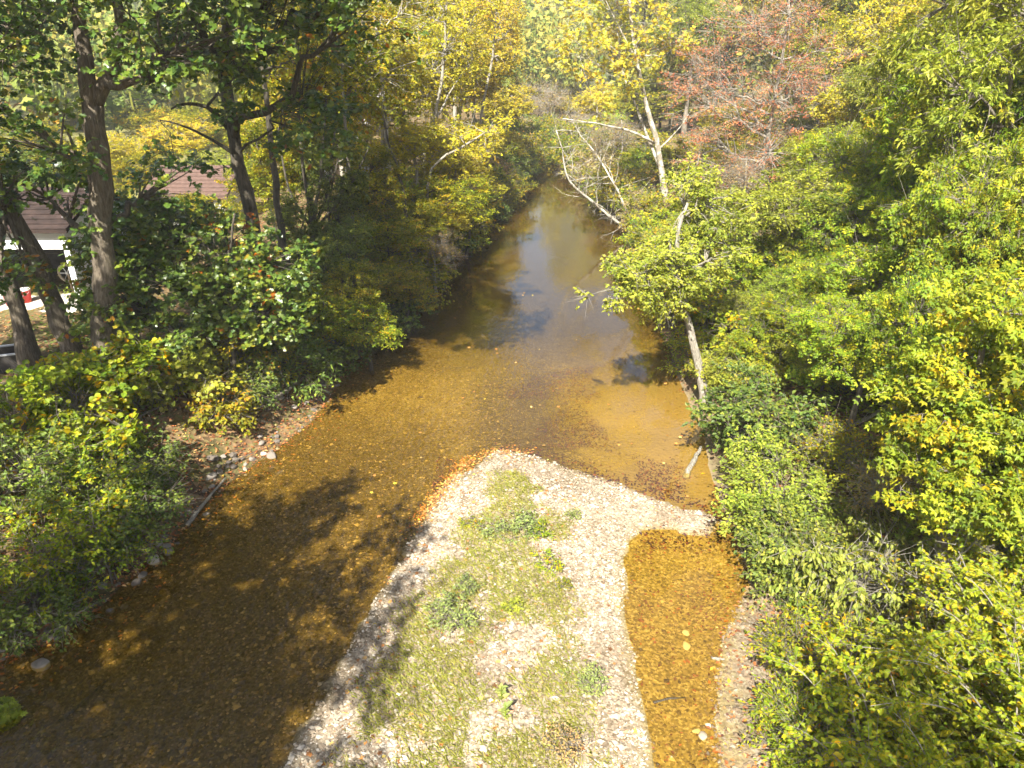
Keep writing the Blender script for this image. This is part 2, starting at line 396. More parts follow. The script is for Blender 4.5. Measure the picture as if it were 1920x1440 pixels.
me = mesh_np('ground', V, Q, None, True, {'gravel': gravel_m, 'lawn': lawn_m, 'silt': silt_m, 'dusky': np.maximum(np.maximum(sstep(0, -3, gxf) * sstep(22, 17, gyf) * .8, sstep(19, 28, gyf)), .7 * sstep(2.5, .8, gxf) * sstep(13.5, 16, gyf) * sstep(-2.2, -.6, gxf)), 'far': sstep(110, 150, np.hypot(gxf, gyf))})  # bed-darkening mask: left-channel part is painted shade, middle and far parts deeper water
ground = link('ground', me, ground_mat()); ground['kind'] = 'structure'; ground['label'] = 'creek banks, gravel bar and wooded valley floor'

# water: a thin sheet; what lies under it shows through an amber tint
def water_mat():
    m, nt, b, out = new_mat('creek_water'); nt.nodes.remove(b)
    geo = N(nt, 'ShaderNodeNewGeometry'); P = geo.outputs['Position']
    mp = N(nt, 'ShaderNodeMapping'); mp.inputs['Rotation'].default_value = (0, 0, math.radians(-14)); mp.inputs['Scale'].default_value = (1, 0.42, 1)
    nt.links.new(P, mp.inputs[0])
    n1 = noise(nt, 6.5, 3, 0.55, mp.outputs[0]); n2 = noise(nt, 1.3, 2, 0.5, P)
    hgt = math_n(nt, 'ADD', math_n(nt, 'MULTIPLY', n1.outputs[0], attr(nt, 'riffle').outputs['Fac']), math_n(nt, 'MULTIPLY', n2.outputs[0], 0.03))
    bp = N(nt, 'ShaderNodeBump'); bp.inputs['Strength'].default_value = 0.8; bp.inputs['Distance'].default_value = 0.11
    nt.links.new(hgt, bp.inputs['Height'])
    dt = N(nt, 'ShaderNodeVectorMath', operation='DOT_PRODUCT'); nt.links.new(bp.outputs[0], dt.inputs[0]); nt.links.new(geo.outputs['Incoming'], dt.inputs[1])
    cs = math_n(nt, 'SUBTRACT', 1.0, math_n(nt, 'MINIMUM', math_n(nt, 'ABSOLUTE', dt.outputs['Value']), 1.0))
    fr = math_n(nt, 'ADD', math_n(nt, 'MULTIPLY', math_n(nt, 'POWER', cs, 3.5), 0.965), 0.035)   # Schlick reflectance, the same from both sides
    tr = N(nt, 'ShaderNodeBsdfTransparent'); tr.inputs['Color'].default_value = (0.96, 0.84, 0.47, 1)
    gl = N(nt, 'ShaderNodeBsdfGlossy'); gl.inputs['Roughness'].default_value = 0.015; nt.links.new(bp.outputs[0], gl.inputs['Normal'])
    ms = N(nt, 'ShaderNodeMixShader'); nt.links.new(fr, ms.inputs[0]); nt.links.new(tr.outputs[0], ms.inputs[1]); nt.links.new(gl.outputs[0], ms.inputs[2])
    nt.links.new(ms.outputs[0], out.inputs['Surface'])
    return m
wx = np.linspace(-16, 34, 61); wy = np.linspace(-58, 120, 200)
WX, WY = np.meshgrid(wx, wy); wxf, wyf = WX.ravel(), WY.ravel()
iw = (np.arange(len(wy) - 1)[:, None] * len(wx) + np.arange(len(wx) - 1)[None]).ravel()
riff = 0.04 + 0.75 * sstep(22, 15, wyf + (wxf + 3) * 0.9) * sstep(1.5, -0.5, wxf) + 0.35 * sstep(31, 20, wyf) * sstep(3, -2, wxf)
me = mesh_np('creek_water', np.stack([wxf, wyf, np.zeros_like(wxf)], -1), np.stack([iw, iw + 1, iw + len(wx) + 1, iw + len(wx)], -1), None, True, {'riffle': riff})
water = link('creek_water', me, water_mat()); water['kind'] = 'structure'; water['label'] = 'shallow clear amber creek running away between wooded banks'

# ------------------------------------------------------------------ leaf templates: length along +Y, face +Z
def fan(pts, z=None):
    P = np.array([(x, y, 0.0) for x, y in pts]); c = np.array([[0, 0.5, 0.0]])
    P[:, 2] = 0.10 * np.abs(P[:, 0]) * 1.2 - 0.12 * (P[:, 1] - 0.4) ** 2
    V = np.vstack([c, P]); n = len(P)
    return V, np.array([[0, 1 + k, 1 + (k + 1) % n] for k in range(n)])
def lf_diamond(w=0.3):
    return np.array([[0, 0, 0], [w, 0.45, 0.07], [0, 1, -0.06], [-w, 0.45, 0.07]]), np.array([[0, 1, 2], [0, 2, 3]])
def lf_ovate(w=0.3):
    return np.array([[0, 0, 0], [w * .85, .25, .06], [w * .9, .6, .05], [0, 1, -.1], [-w * .9, .6, .05], [-w * .85, .25, .06]]), np.array([[0, 1, 2], [0, 2, 3], [0, 3, 4], [0, 4, 5]])
LF_OAK = fan([(0, 0), (.36, .34), (.15, .46), (.38, .72), (0, 1.0), (-.38, .72), (-.15, .46), (-.36, .34)])
LF_MAPLE = fan([(0, 0), (.42, .05), (.3, .3), (.55, .6), (.2, .6), (0, 1.0), (-.2, .6), (-.55, .6), (-.3, .3), (-.42, .05)])
def lf_pinnate(pairs=3, w=0.085):
    V, T = [], []
    def leaflet(bx, by, ang, L):
        k = len(V); c, s = math.cos(ang), math.sin(ang)
        for lx, ly, lz in ((0, 0, 0), (w, .5 * L, .02), (0, L, -.05), (-w, .5 * L, .02)):
            V.append((bx + lx * c + ly * s, by - lx * s + ly * c, lz - 0.10 * (by + ly) ** 2))
        T.extend([(k, k + 1, k + 2), (k, k + 2, k + 3)])
    for i in range(pairs):
        y = 0.22 + 0.5 * i / max(1, pairs - 1) if pairs > 1 else 0.4
        for sgn in (-1, 1): leaflet(0, y, sgn * 1.0, 0.40)
    leaflet(0, 0.7, 0, 0.42)
    return np.array(V), np.array(T)
LEAF = {'diamond': lf_diamond(), 'narrow': lf_diamond(0.2), 'ovate': lf_ovate(), 'oak': LF_OAK, 'maple': LF_MAPLE, 'pin': lf_pinnate(3), 'pin2': lf_pinnate(2, 0.11), 'round': lf_ovate(0.42)}

def frames(t, n):
    y = nrm(t); x = nrm(np.cross(y, n)); z = np.cross(x, y)
    return np.stack([x, y, z], -1)

def bez(a, b, c, n):
    t = np.linspace(0, 1, n)[:, None]
    return a * (1 - t) ** 2 + 2 * b * t * (1 - t) + c * t * t
def smooth_path(P, n):
    P = np.asarray(P, float)
    if len(P) < 3: return np.linspace(P[0], P[-1], n)
    d = np.r_[0, np.cumsum(np.linalg.norm(np.diff(P, axis=0), axis=1))]; u = np.linspace(0, d[-1], n)
    Q = np.stack([np.interp(u, d, P[:, k]) for k in range(3)], -1)
    for _ in range(2): Q[1:-1] = 0.25 * Q[:-2] + 0.5 * Q[1:-1] + 0.25 * Q[2:]
    return Q

def foliage(r, C, D, leaf, size, twigs=6, leaves=7, spread=0.55, flat=0.55, droop=0.15, up=0.9, rnd=0.55, tmb=None):
    """sprays of leaves: C centres, D directions of growth"""
    nc = len(C); mb = MB()
    td = nrm(D[:, None] * 0.55 + r.normal(size=(nc, twigs, 3)) * np.array([1, 1, flat]))
    tl = spread * r.uniform(0.55, 1.25, (nc, twigs, 1))
    A = np.repeat(C[:, None], twigs, 1); B = A + td * tl; B[..., 2] -= droop * tl[..., 0] * 0.6
    if tmb is not None: tmb.twigs(A[:, ::2].reshape(-1, 3), B[:, ::2].reshape(-1, 3), 0.009, 0.003)
    u = r.uniform(0.15, 1.05, (nc, twigs, leaves, 1))
    P = A[:, :, None] + (B - A)[:, :, None] * u + r.normal(size=(nc, twigs, leaves, 3)) * 0.07 * spread
    side = np.where(r.random((nc, twigs, leaves, 1)) < 0.5, -1, 1) * nrm(np.cross(td, np.array([0, 0, 1.0])))[:, :, None]
    t = td[:, :, None] * 0.6 + side * 0.75 + r.normal(size=P.shape) * 0.3; t[..., 2] -= droop * 1.6
    n = np.array([-0.12, -0.42, up]) + r.normal(size=P.shape) * rnd
    s = size * r.uniform(0.65, 1.25, (nc, twigs, leaves))
    hue = np.clip(r.random((nc, twigs, leaves)) * 0.75 + 0.25 * r.random((nc, 1, 1)) + 0.12 * r.normal(size=(nc, 1, 1)), 0, 1)
    val = np.clip(0.5 + 0.22 * r.normal(size=(nc, 1, 1)) + 0.25 * r.normal(size=(nc, twigs, leaves)), 0, 1.2)
    tint = np.stack([hue, val, r.random(hue.shape)], -1).reshape(-1, 3)
    tv, tt = LEAF[leaf]
    mb.inst(tv, tt, P.reshape(-1, 3), frames(t, n).reshape(-1, 3, 3), s.reshape(-1), tint)
    return mb

def sample_blobs(r, blobs, n, shell=0.4):
    w = np.array([(b[1][0] * b[1][1] + b[1][0] * b[1][2] + b[1][1] * b[1][2]) for b in blobs]); w = w / w.sum()
    k = r.choice(len(blobs), n, p=w); c = np.array([b[0] for b in blobs])[k]; R = np.array([b[1] for b in blobs])[k]
    d = nrm(r.normal(size=(n, 3))); rad = (shell + (1 - shell) * r.random((n, 1)) ** 0.45)
    rad *= 0.86 + 0.28 * r.random((n, 1))
    return c + d * R * rad, d

def build_tree(name, base, trunk, r0, blobs, leaf, lm, bm, seed, clumps, size, twigs=6, leaves=7, spread=0.55,
               limbs=None, nlimb=8, droop=0.15, up=0.9, flat=0.55, rtop=None, shell=0.4, extra=None, rz=0, bare=0, part='crown', rnd=0.55):
    """everything is given relative to base"""
    r = rng(seed); root = empty(name, base, rz)
    tr = MB(); P = smooth_path(trunk, 16)
    P[1:-1] += r.normal(size=(14, 3)) * r0 * 0.12
    rt = rtop if rtop is not None else r0 * 0.25
    L = np.linspace(0, 1, 16); R = r0 + (rt - r0) * L ** 0.85
    R = R * (1 + 0.55 * np.exp(-L * 16)); RR = R[:, None] * (1 + 0.07 * r.normal(size=(16, 12)))
    P0 = P.copy(); P0[0, 2] -= 0.35
    tr.tube(P0, RR, 12)
    br = MB(); heads = []
    for lp, ra, rb in (limbs or []):
        q = smooth_path(lp, 10); q[1:-1] += r.normal(size=(8, 3)) * ra * 0.15
        lb = MB(); lb.tube(q, np.linspace(ra, rb, 10)[:, None] * (1 + .06 * r.normal(size=(10, 9))), 9)
        link('limb', lb.mesh('limb', True), BM[bm], root); heads.append(q)
    if clumps:
        C, D = sample_blobs(r, blobs, clumps, shell)
        K = min(nlimb, clumps); cent = C[r.choice(len(C), K, replace=False)]
        for _ in range(3):
            lab = np.argmin(((C[:, None] - cent[None]) ** 2).sum(-1), 1)
            cent = np.array([C[lab == k].mean(0) if (lab == k).any() else cent[k] for k in range(K)])
        pool = np.vstack([P] + heads); pr = np.r_[R] if not heads else np.r_[R, np.concatenate([np.linspace(a[1], a[2], 10) for a in limbs])]
        for k in range(K):
            m = lab == k
            if not m.any(): continue
            hd = np.linalg.norm(pool[:, :2] - cent[k, :2], axis=1)
            cost = hd * 1.0 + np.abs(pool[:, 2] - (cent[k, 2] - 0.45 * hd)) * 1.2 + (pool[:, 2] < pool[:, 2].max() * 0.15) * 5
            j = int(np.argmin(cost)); a = pool[j]; ctr = cent[k]
            b = a + (ctr - a) * np.array([0.55, 0.55, 0.35]) + r.normal(size=3) * 0.12 * np.linalg.norm(ctr - a)
            q = bez(a, b, ctr, 9); q[1:-1] += r.normal(size=(7, 3)) * 0.03 * np.linalg.norm(ctr - a)
            ra = min(pr[j] * 0.7, 0.02 + 0.022 * np.linalg.norm(ctr - a) + 0.0035 * m.sum())
            br.tube(q, np.linspace(ra, 0.012, 9), 6)
            for c in C[m]:
                jj = int(np.argmin(np.linalg.norm(q[3:] - c, axis=1))) + 3; jj = max(2, jj - 2)
                s = q[jj]; mid = s + (c - s) * 0.5 + r.normal(size=3) * 0.10 * np.linalg.norm(c - s) + np.array([0, 0, 0.06])
                br.tube(bez(s, mid, c, 5), np.linspace(max(0.010, ra * (1 - jj / 9) * 0.7 + .006), 0.006, 5), 4, cap=False)
        D = nrm(D * 0.8 + np.array([0, 0, 0.15])); nb = int(bare * clumps)
        if nb:                                           # leafless twig sprays
            i = r.choice(clumps, nb, replace=False)
            for ci in i:
                dd = nrm(D[ci] * .6 + r.normal(size=(7, 3)) * .7); br.twigs(np.repeat(C[ci][None], 7, 0), C[ci] + dd * spread * 1.5 * r.uniform(.5, 1.3, (7, 1)), 0.007, 0.002)
        fm = foliage(r, C, D, leaf, size, twigs, leaves, spread, flat, droop, up, rnd, br)
        if extra: extra(r, fm, br)
        link(part, fm.mesh(part), LM[lm], root)
    if br.n: link('branches', br.mesh('branches', True), BM[bm], root)
    link('trunk', tr.mesh('trunk', True), BM[bm], root)
    return root

def shrub(name, base, blobs, leaf, lm, bm, seed, clumps, size, stems=7, twigs=6, leaves=7, spread=0.35, droop=0.15, up=0.9, shell=0.35, flat=0.6, rz=0, rstem=0.018, rnd=0.55, bare=0.0):
    r = rng(seed); root = empty(name, base, rz)
    C, D = sample_blobs(r, blobs, clumps, shell); ctr = np.array([0, 0, C[:, 2].mean()]); far_ = r.random(clumps) < .16; C[far_] = ctr + (C[far_] - ctr) * r.uniform(1.1, 1.45, (far_.sum(), 1)); C[:, 2] = np.maximum(C[:, 2], 0.08)
    st = MB()
    foot = r.normal(size=(stems, 3)) * np.array([.18, .18, 0])
    own = r.integers(0, stems, clumps)
    for k in range(stems):
        m = np.where(own == k)[0]
        if len(m) == 0: continue
        top = C[m].mean(0); top = foot[k] + (top - foot[k]) * 0.9
        q = bez(foot[k] - np.array([0, 0, .2]), foot[k] * .7 + np.array([top[0] * .35, top[1] * .35, top[2] * .75]), top, 7)
        st.tube(q, np.linspace(rstem, rstem * .5, 7), 4, cap=False)
        for ci in m:
            s = q[r.integers(3, 7)]; mid = (s + C[ci]) / 2 + np.array([0, 0, .1]) + r.normal(size=3) * .05
            st.tube(bez(s, mid, C[ci], 3), np.linspace(rstem * .45, .004, 3), 3, cap=False)
    nb = int(bare * clumps)
    for ci in r.choice(clumps, nb, replace=False) if nb else ():
        dd = nrm(D[ci] * .8 + r.normal(size=(6, 3)) * .6); st.twigs(np.repeat(C[ci][None], 6, 0), C[ci] + dd * spread * 1.8 * r.uniform(.4, 1.2, (6, 1)), 0.005, 0.002)
    fm = foliage(r, C, nrm(D + np.array([0, 0, .2])), leaf, size, twigs, leaves, spread, flat, droop, up, rnd, st)
    link('foliage', fm.mesh('foliage'), LM[lm], root)
    link('stems', st.mesh('stems', True), BM[bm], root)
    return root

def copy_tree(o):
    c = o.copy(); COL.objects.link(c)
    for ch in list(o.children):
        d = ch.copy(); COL.objects.link(d); d.parent = c
    return c
USED = set()
def place(proto, x, y, label, cat, group=None, s=1.0, rz=0.0, dz=0.0):
    o = proto if proto.name not in USED else copy_tree(proto)
    USED.add(proto.name)
    o.location = (float(x), float(y), tz(x, y) - 0.05 + dz); o.rotation_euler = (0, 0, rz)
    o.scale = (s, s, s) if np.isscalar(s) else tuple(s)
    return tag(o, label, cat, group)
def ell(px, py, Y, rx, ry, rd, base):      # a crown lobe: place and radii in photo pixels, depth in metres
    m = pxm(px, py, Y); return (at(px, py, Y) - base, (rx * m, rd, ry * m))
def B(x, y): return np.array([x, y, tz(x, y)])
def bp(px, py, z=1.0):                     # a base on the ground seen at that pixel
    p = gp(px, py, z)
    for _ in range(6): p = gp(px, py, tz(p[0], p[1]))
    return np.array([p[0], p[1], tz(p[0], p[1])])

#@@OBJECTS
# ------------------------------------------------------------------ the big trees of the left bank
def W(base, pts): return [at(px, py, Y) - base for px, py, Y in pts]
G_OUT = 'tall trees of the left bank'

b = bp(195, 728, 1.5); Y = b[1]
oak1 = build_tree('oak_tree', b, [np.zeros(3)] + W(b, [(197, 560, Y), (194, 400, Y), (178, 250, Y), (172, 195, Y)]), 0.31,
    [ell(55, 235, Y - 1, 120, 75, 1.3, b), ell(330, 70, Y - 1, 150, 80, 1.8, b), ell(0, -20, Y, 90, 40, 1.5, b), ell(230, -150, Y, 330, 150, 4.0, b), ell(250, -300, Y - 1, 260, 140, 3.5, b), ell(60, 330, Y + 1, 100, 50, 1.2, b), ell(335, 345, Y + 1.5, 80, 42, 1.2, b), ell(225, 400, Y + .8, 55, 45, .9, b)],
    'oak', 'oak', 'oak', 11, 275, 0.17, 6, 7, 0.62,
    limbs=[(W(b, [(172, 200, Y), (160, 110, Y), (143, 20, Y), (138, -90, Y), (150, -240, Y)]), 0.19, 0.06),
           (W(b, [(176, 200, Y), (205, 130, Y + .2), (236, 92, Y + .3), (216, 40, Y + .2), (222, -60, Y), (270, -200, Y)]), 0.17, 0.05)], rtop=0.22, nlimb=14)
tag(oak1, 'big forked oak with ridged trunk at far left, in front of the white house', 'tree', G_OUT)

b = bp(150, 705, 1.5); Y = b[1]
t = build_tree('oak_tree', b, [np.zeros(3)] + W(b, [(115, 610, Y), (75, 500, Y), (30, 405, Y - .2), (-40, 300, Y - .5), (-110, 150, Y - 1)]), 0.27,
    [ell(-130, 40, Y - 2, 200, 130, 3, b), ell(20, 480, Y - .6, 60, 50, .6, b), ell(-20, 330, Y - 1, 80, 60, 1, b)], 'oak', 'oak', 'oak', 12, 90, 0.17, 6, 6, 0.6, rtop=0.14, bare=0.3)
tag(t, 'thick oak trunk leaning hard to the left in front of the carport', 'tree', G_OUT)
b = bp(62, 692, 1.5); Y = b[1]
t = build_tree('oak_tree', b, [np.zeros(3)] + W(b, [(35, 600, Y), (5, 500, Y), (-45, 380, Y), (-90, 200, Y), (-120, 0, Y)]), 0.24,
    [ell(-170, 20, Y - 2, 150, 140, 2.5, b)], 'oak', 'oak', 'oak', 13, 60, 0.17, 5, 6, 0.6, rtop=0.12,
    limbs=[(W(b, [(62, 692, Y + .3), (48, 600, Y + .5), (20, 520, Y + .7), (-10, 450, Y + .9)]), 0.12, 0.09)])
tag(t, 'leaning twin trunk cut by the left edge of the picture', 'tree', G_OUT)

Y = 22.0; p = at(492, 600, Y); b = B(p[0], p[1])
t = build_tree('oak_tree', b, [np.zeros(3)] + W(b, [(480, 470, Y), (462, 350, Y), (432, 240, Y), (420, 130, Y), (430, 0, Y), (450, -150, Y)]), 0.27,
    [ell(520, 120, Y - 2, 150, 110, 2, b), ell(700, 20, Y - 5, 60, 45, 1.0, b), ell(560, -60, Y - 3, 220, 90, 3, b), (np.array([-4.3, 16.2, 12.6]) - b, (2.6, 2.6, 2.0)), (np.array([-6.5, 19.5, 14.5]) - b, (4.2, 4.0, 2.5)), ell(400, 60, Y - 1, 110, 70, 1.5, b), ell(600, 230, Y - 1.5, 80, 70, 1.2, b), ell(340, 300, Y, 80, 50, 1, b)],
    'oak', 'oak', 'dark', 14, 300, 0.18, 6, 7, 0.62, nlimb=14, rtop=0.10,
    limbs=[(W(b, [(428, 240, Y), (400, 205, Y - .3), (350, 190, Y - .5), (320, 205, Y - .7)]), 0.09, 0.02), (W(b, [(445, 290, Y), (400, 265, Y), (360, 240, Y), (300, 225, Y)]), 0.06, 0.015)])
tag(t, 'dark oak with straight trunk, its boughs hanging into the top of the picture', 'tree', G_OUT)

b = bp(440, 722, 1.4); Y = b[1]
t = build_tree('oak_sapling', b, [np.zeros(3)] + W(b, [(435, 650, Y), (420, 560, Y + .3), (430, 470, Y + .4), (440, 400, Y + .5)]), 0.09,
    [ell(470, 560, Y, 110, 85, 1.3, b), ell(330, 560, Y - .2, 90, 80, 1.1, b), ell(390, 460, Y + .6, 120, 60, 1.2, b), ell(225, 560, Y - .6, 70, 75, .9, b), ell(215, 470, Y - .3, 70, 50, .9, b), ell(160, 590, Y - .8, 50, 40, .6, b), ell(540, 510, Y + .4, 60, 60, 1.0, b), ell(290, 420, Y + .8, 80, 45, 1.0, b)],
    'oak', 'oak', 'dark', 15, 330, 0.16, 6, 7, 0.45, nlimb=12)
tag(t, 'low young oak with glossy dark leaves, spreading before the tall trunks', 'tree')

# slender trunks of the left wood: explicit stems, small crowns high up
def slender(name, pts, Y, r0, bm, seed, blobs, lm, label, clumps=70, limbs=None, base_px=None, leaf='diamond', size=0.15, **kw):
    p = at(pts[0][0], pts[0][1], Y); b = B(p[0], p[1])
    tr = [np.array([0, 0, 0.])] + W(b, [(x, y, Y) for x, y in pts])
    t = build_tree(name, b, tr, r0, [ell(*q, b) for q in blobs], leaf, lm, bm, seed, clumps, size, 6, 8, 0.6, limbs=[(W(b, [(x, y, Y + d) for x, y, d in l]), a, c) for l, a, c in (limbs or [])], **kw)
    return tag(t, label, 'tree', 'slender trunks of the left wood')
slender('maple_tree', [(522, 400), (512, 300), (500, 190), (480, 60), (470, -60)], 25, 0.17, 'dark', 21, [(500, 60, 26, 110, 90, 2), (470, -60, 26, 160, 80, 2.5)], 'olive', 'dark ridged trunk just right of the straight oak')
slender('maple_tree', [(585, 425), (570, 330), (562, 250), (556, 120), (550, 0)], 27, 0.10, 'dark', 22, [(560, 160, 28, 90, 80, 1.8), (540, 20, 28, 110, 80, 2)], 'olive', 'cluster of thin stems fanning out from one stump on the left bank',
        limbs=[([(587, 425, 0), (612, 380, .2), (620, 320, .3), (628, 240, .4)], .07, .03), ([(586, 425, 0), (598, 350, -.2), (606, 280, -.2), (612, 190, -.3)], .07, .03), ([(588, 428, 0), (620, 400, .1), (660, 345, .3), (690, 280, .5)], .06, .02), ([(583, 425, 0), (545, 370, .2), (530, 310, .3), (522, 240, .5)], .06, .02)])
slender('maple_tree', [(660, 420), (655, 330), (648, 230), (640, 120), (625, 0)], 29, 0.11, 'grey', 23, [(650, 120, 30, 90, 80, 2), (620, 0, 30, 110, 70, 2)], 'olive', 'slim grey trunk behind the hanging dark oak leaves, left wood')
slender('dead_snag', [(762, 400), (752, 330), (728, 270), (716, 235), (720, 215)], 31, 0.13, 'dark', 24, [(740, 220, 31, 30, 30, .6)], 'olive', 'crooked dark snag with hooked top in the left wood', clumps=8)
slender('sycamore_tree', [(735, 395), (728, 320), (723, 230), (715, 130), (700, 10)], 34, 0.17, 'white', 25, [(710, 90, 34, 100, 80, 2), (700, 0, 34, 120, 70, 2)], 'olive', 'pale flaking trunk behind the crooked dark snag', clumps=80)
slender('maple_tree', [(805, 330), (810, 250), (830, 150), (835, 40), (840, -60)], 42, 0.16, 'pale', 26, [(820, 80, 42, 90, 90, 2.5), (850, 10, 42, 100, 60, 2.5)], 'yellow', 'pale grey trunk showing through thin yellow leaves left of the bend', clumps=110,
        limbs=[([(815, 230, 0), (850, 160, .4), (880, 120, .6)], .07, .02)])
slender('maple_tree', [(900, 260), (905, 190), (925, 110), (930, 30), (932, -40)], 50, 0.14, 'pale', 27, [(915, 60, 50, 60, 80, 2.5), (935, -10, 50, 70, 50, 2.5)], 'yellow', 'slender pale trunk in yellow leaves nearest the creek bend, left bank', clumps=110)
slender('leaning_maple', [(800, 335), (815, 300), (880, 270), (925, 235)], 36, 0.11, 'pale', 28, [(890, 250, 36, 45, 35, 1.2), (930, 240, 36, 30, 25, 1)], 'yellow', 'bare pale bough reaching out over the creek from the left bank', clumps=30, bare=.4)

# ------------------------------------------------------------------ repeated kinds: crown centre 5 m up, radius 2.5 m
def proto(name, seed, leaf, lm, bm, clumps, size, twigs, leaves, spread, r0=0.13, **kw):
    r = rng(seed)
    bl = [(np.array([r.normal() * .4, r.normal() * .4, 5.2]), (1.9, 1.9, 1.7))]
    for k in range(6):
        a = k * 1.05 + r.normal() * .3; q = r.uniform(1.0, 1.7)
        bl.append((np.array([q * math.cos(a), q * math.sin(a), r.uniform(3.7, 6.2)]), (r.uniform(.7, 1.2), r.uniform(.7, 1.2), r.uniform(.55, 1.0))))
    o = build_tree(name, np.zeros(3), [np.zeros(3), np.array([r.normal() * .15, r.normal() * .15, 1.6]), np.array([r.normal() * .3, r.normal() * .3, 3.6]), np.array([r.normal() * .4, r.normal() * .4, 6.4])], r0, bl, leaf, lm, bm, seed, clumps, size, twigs, leaves, spread, nlimb=9, rtop=0.03, **kw)
    return o
ELD = [proto('box_elder', 40 + k, 'pin2', 'elder', 'grey', 185, 0.215, 6, 6, 0.45, droop=0.25, bare=.35) for k in range(3)]
LIM = [proto('box_elder', 45 + k, 'narrow', 'lime', 'grey', 230, 0.13, 8, 13, 0.45, droop=0.2, bare=.2) for k in range(2)]
YEL = [proto('maple_tree', 50 + k, 'diamond', 'yellow', 'pale', 230, 0.14, 7, 10, 0.5, bare=.3) for k in range(3)]
OLI = [proto('hornbeam_tree', 55 + k, 'diamond', 'olive', 'dark', 240, 0.135, 8, 10, 0.5, flat=.3, bare=.25) for k in range(3)]
DRK = [proto('elm_tree', 60 + k, 'diamond', 'dark', 'dark', 190, 0.135, 8, 9, 0.5, flat=.35) for k in range(2)]
BIR = [proto('hornbeam_tree', 65 + k, 'diamond', 'birch', 'dark', 170, 0.125, 8, 8, 0.5, flat=.3) for k in range(1)]
BRN = [proto('thin_maple', 70 + k, 'diamond', 'brown', 'pale', 130, 0.10, 6, 5, 0.7, bare=.9) for k in range(2)]
def crown(px, py, Y, r, pr, label, cat='tree', group=None, rz=None, rv=None):
    c = at(px, py, Y); m = pxm(px, py, Y); R = r * m
    hc = max(c[2] - tz(c[0], c[1]), 1.2)
    sz = (rv or r) * m / 2.5
    # keep the crown's own height right by sinking or raising within reason: vertical scale follows crown height
    R = max(R, 2.5 * 0.74 * hc / 5.0)
    s = (R / 2.5, R / 2.5, max(hc / 5.0, 0.72 * R / 2.5))
    return place(pr, c[0], c[1], label, cat, group, s, (px * 0.37 + py * 0.11) % 6.28 if rz is None else rz, dz=hc - 5.0 * s[2])
g = 'sunlit box elders on the right slope'
crown(1630, 620, 16, 130, ELD[0], 'low box elder with feathery leaves in the middle of the right slope', group=g)
crown(1480, 600, 19.5, 95, ELD[1], 'shaded box elder behind the leaning pale trunk', group=g)
crown(1700, 470, 18, 140, ELD[2], 'yellowing box elder in the sun, centre of the right slope', group=g)
crown(1860, 420, 15.5, 150, ELD[0], 'box elder cut by the right edge, half way up the picture', group=g)
crown(1500, 400, 24, 160, LIM[0], 'bright green box elder right below the russet tree', group=g)
crown(1640, 330, 25, 130, ELD[1], 'box elder standing behind the yellowing one on the right slope', group=g)
crown(1780, 270, 21, 150, ELD[2], 'tall yellow-green box elder towards the upper right', group=g)
crown(1890, 120, 19, 150, LIM[1], 'tallest box elder in the upper right corner', group=g)
crown(1400, 540, 25, 70, LIM[1], 'small green box elder just behind the leaning near tree', group=g)
crown(1560, 520, 21, 90, ELD[0], 'small box elder between the bright green one and the low one', group=g)
for px, py, Y, r, pr, lb in [(1720, 620, 14.5, 110, ELD[2], 'box elder filling the gap above the near feathery one'), (1560, 640, 18, 80, LIM[1], 'sapling box elder over the clearing of the right slope'), (1800, 540, 16, 120, LIM[0], 'green box elder below the right-edge one'), (1450, 480, 24, 90, ELD[0], 'box elder under the bright green one'), (1600, 430, 22, 100, ELD[2], 'yellow-green box elder between the two sunlit middle ones'), (1700, 350, 23, 100, LIM[1], 'lighter box elder behind the yellowing one'), (1840, 290, 18, 120, ELD[1], 'box elder under the tallest one at upper right'), (1560, 310, 28, 100, LIM[0], 'box elder right under the golden-leaved tree'), (1700, 240, 28, 90, OLI[1], 'olive box elder-like tree behind the tall yellow-green one'), (1490, 560, 21.5, 90, LIM[0], 'lime-green sapling tree over the upper edge of the clearing'), (1420, 620, 22, 70, LIM[1], 'lime-green sapling right behind the leaning pale trunk'), (1640, 520, 20, 90, LIM[0], 'lime-green crown in the middle of the right wall of leaves'), (1750, 400, 20, 100, ELD[0], 'feathery crown in the upper middle of the right wall of leaves'), (1900, 250, 17, 110, LIM[1], 'lime-green crown at the right edge below the corner'), (1660, 190, 33, 80, LIM[0], 'lime-green crown below the golden and dark trees'), (1900, 520, 15, 110, ELD[2], 'feathery crown at the right edge above the near box elder'), (1520, 480, 23, 80, ELD[1], 'feathery crown below the bright green box elder'), (1440, 470, 29, 60, BRN[1], 'brown twiggy tree between the russet and bright green ones')]:
    crown(px, py, Y, r, pr, lb, group=g)
crown(1960, 640, 13, 150, ELD[1], 'box elder mostly beyond the right edge', group=g)
g = 'trees at the back of the right slope'
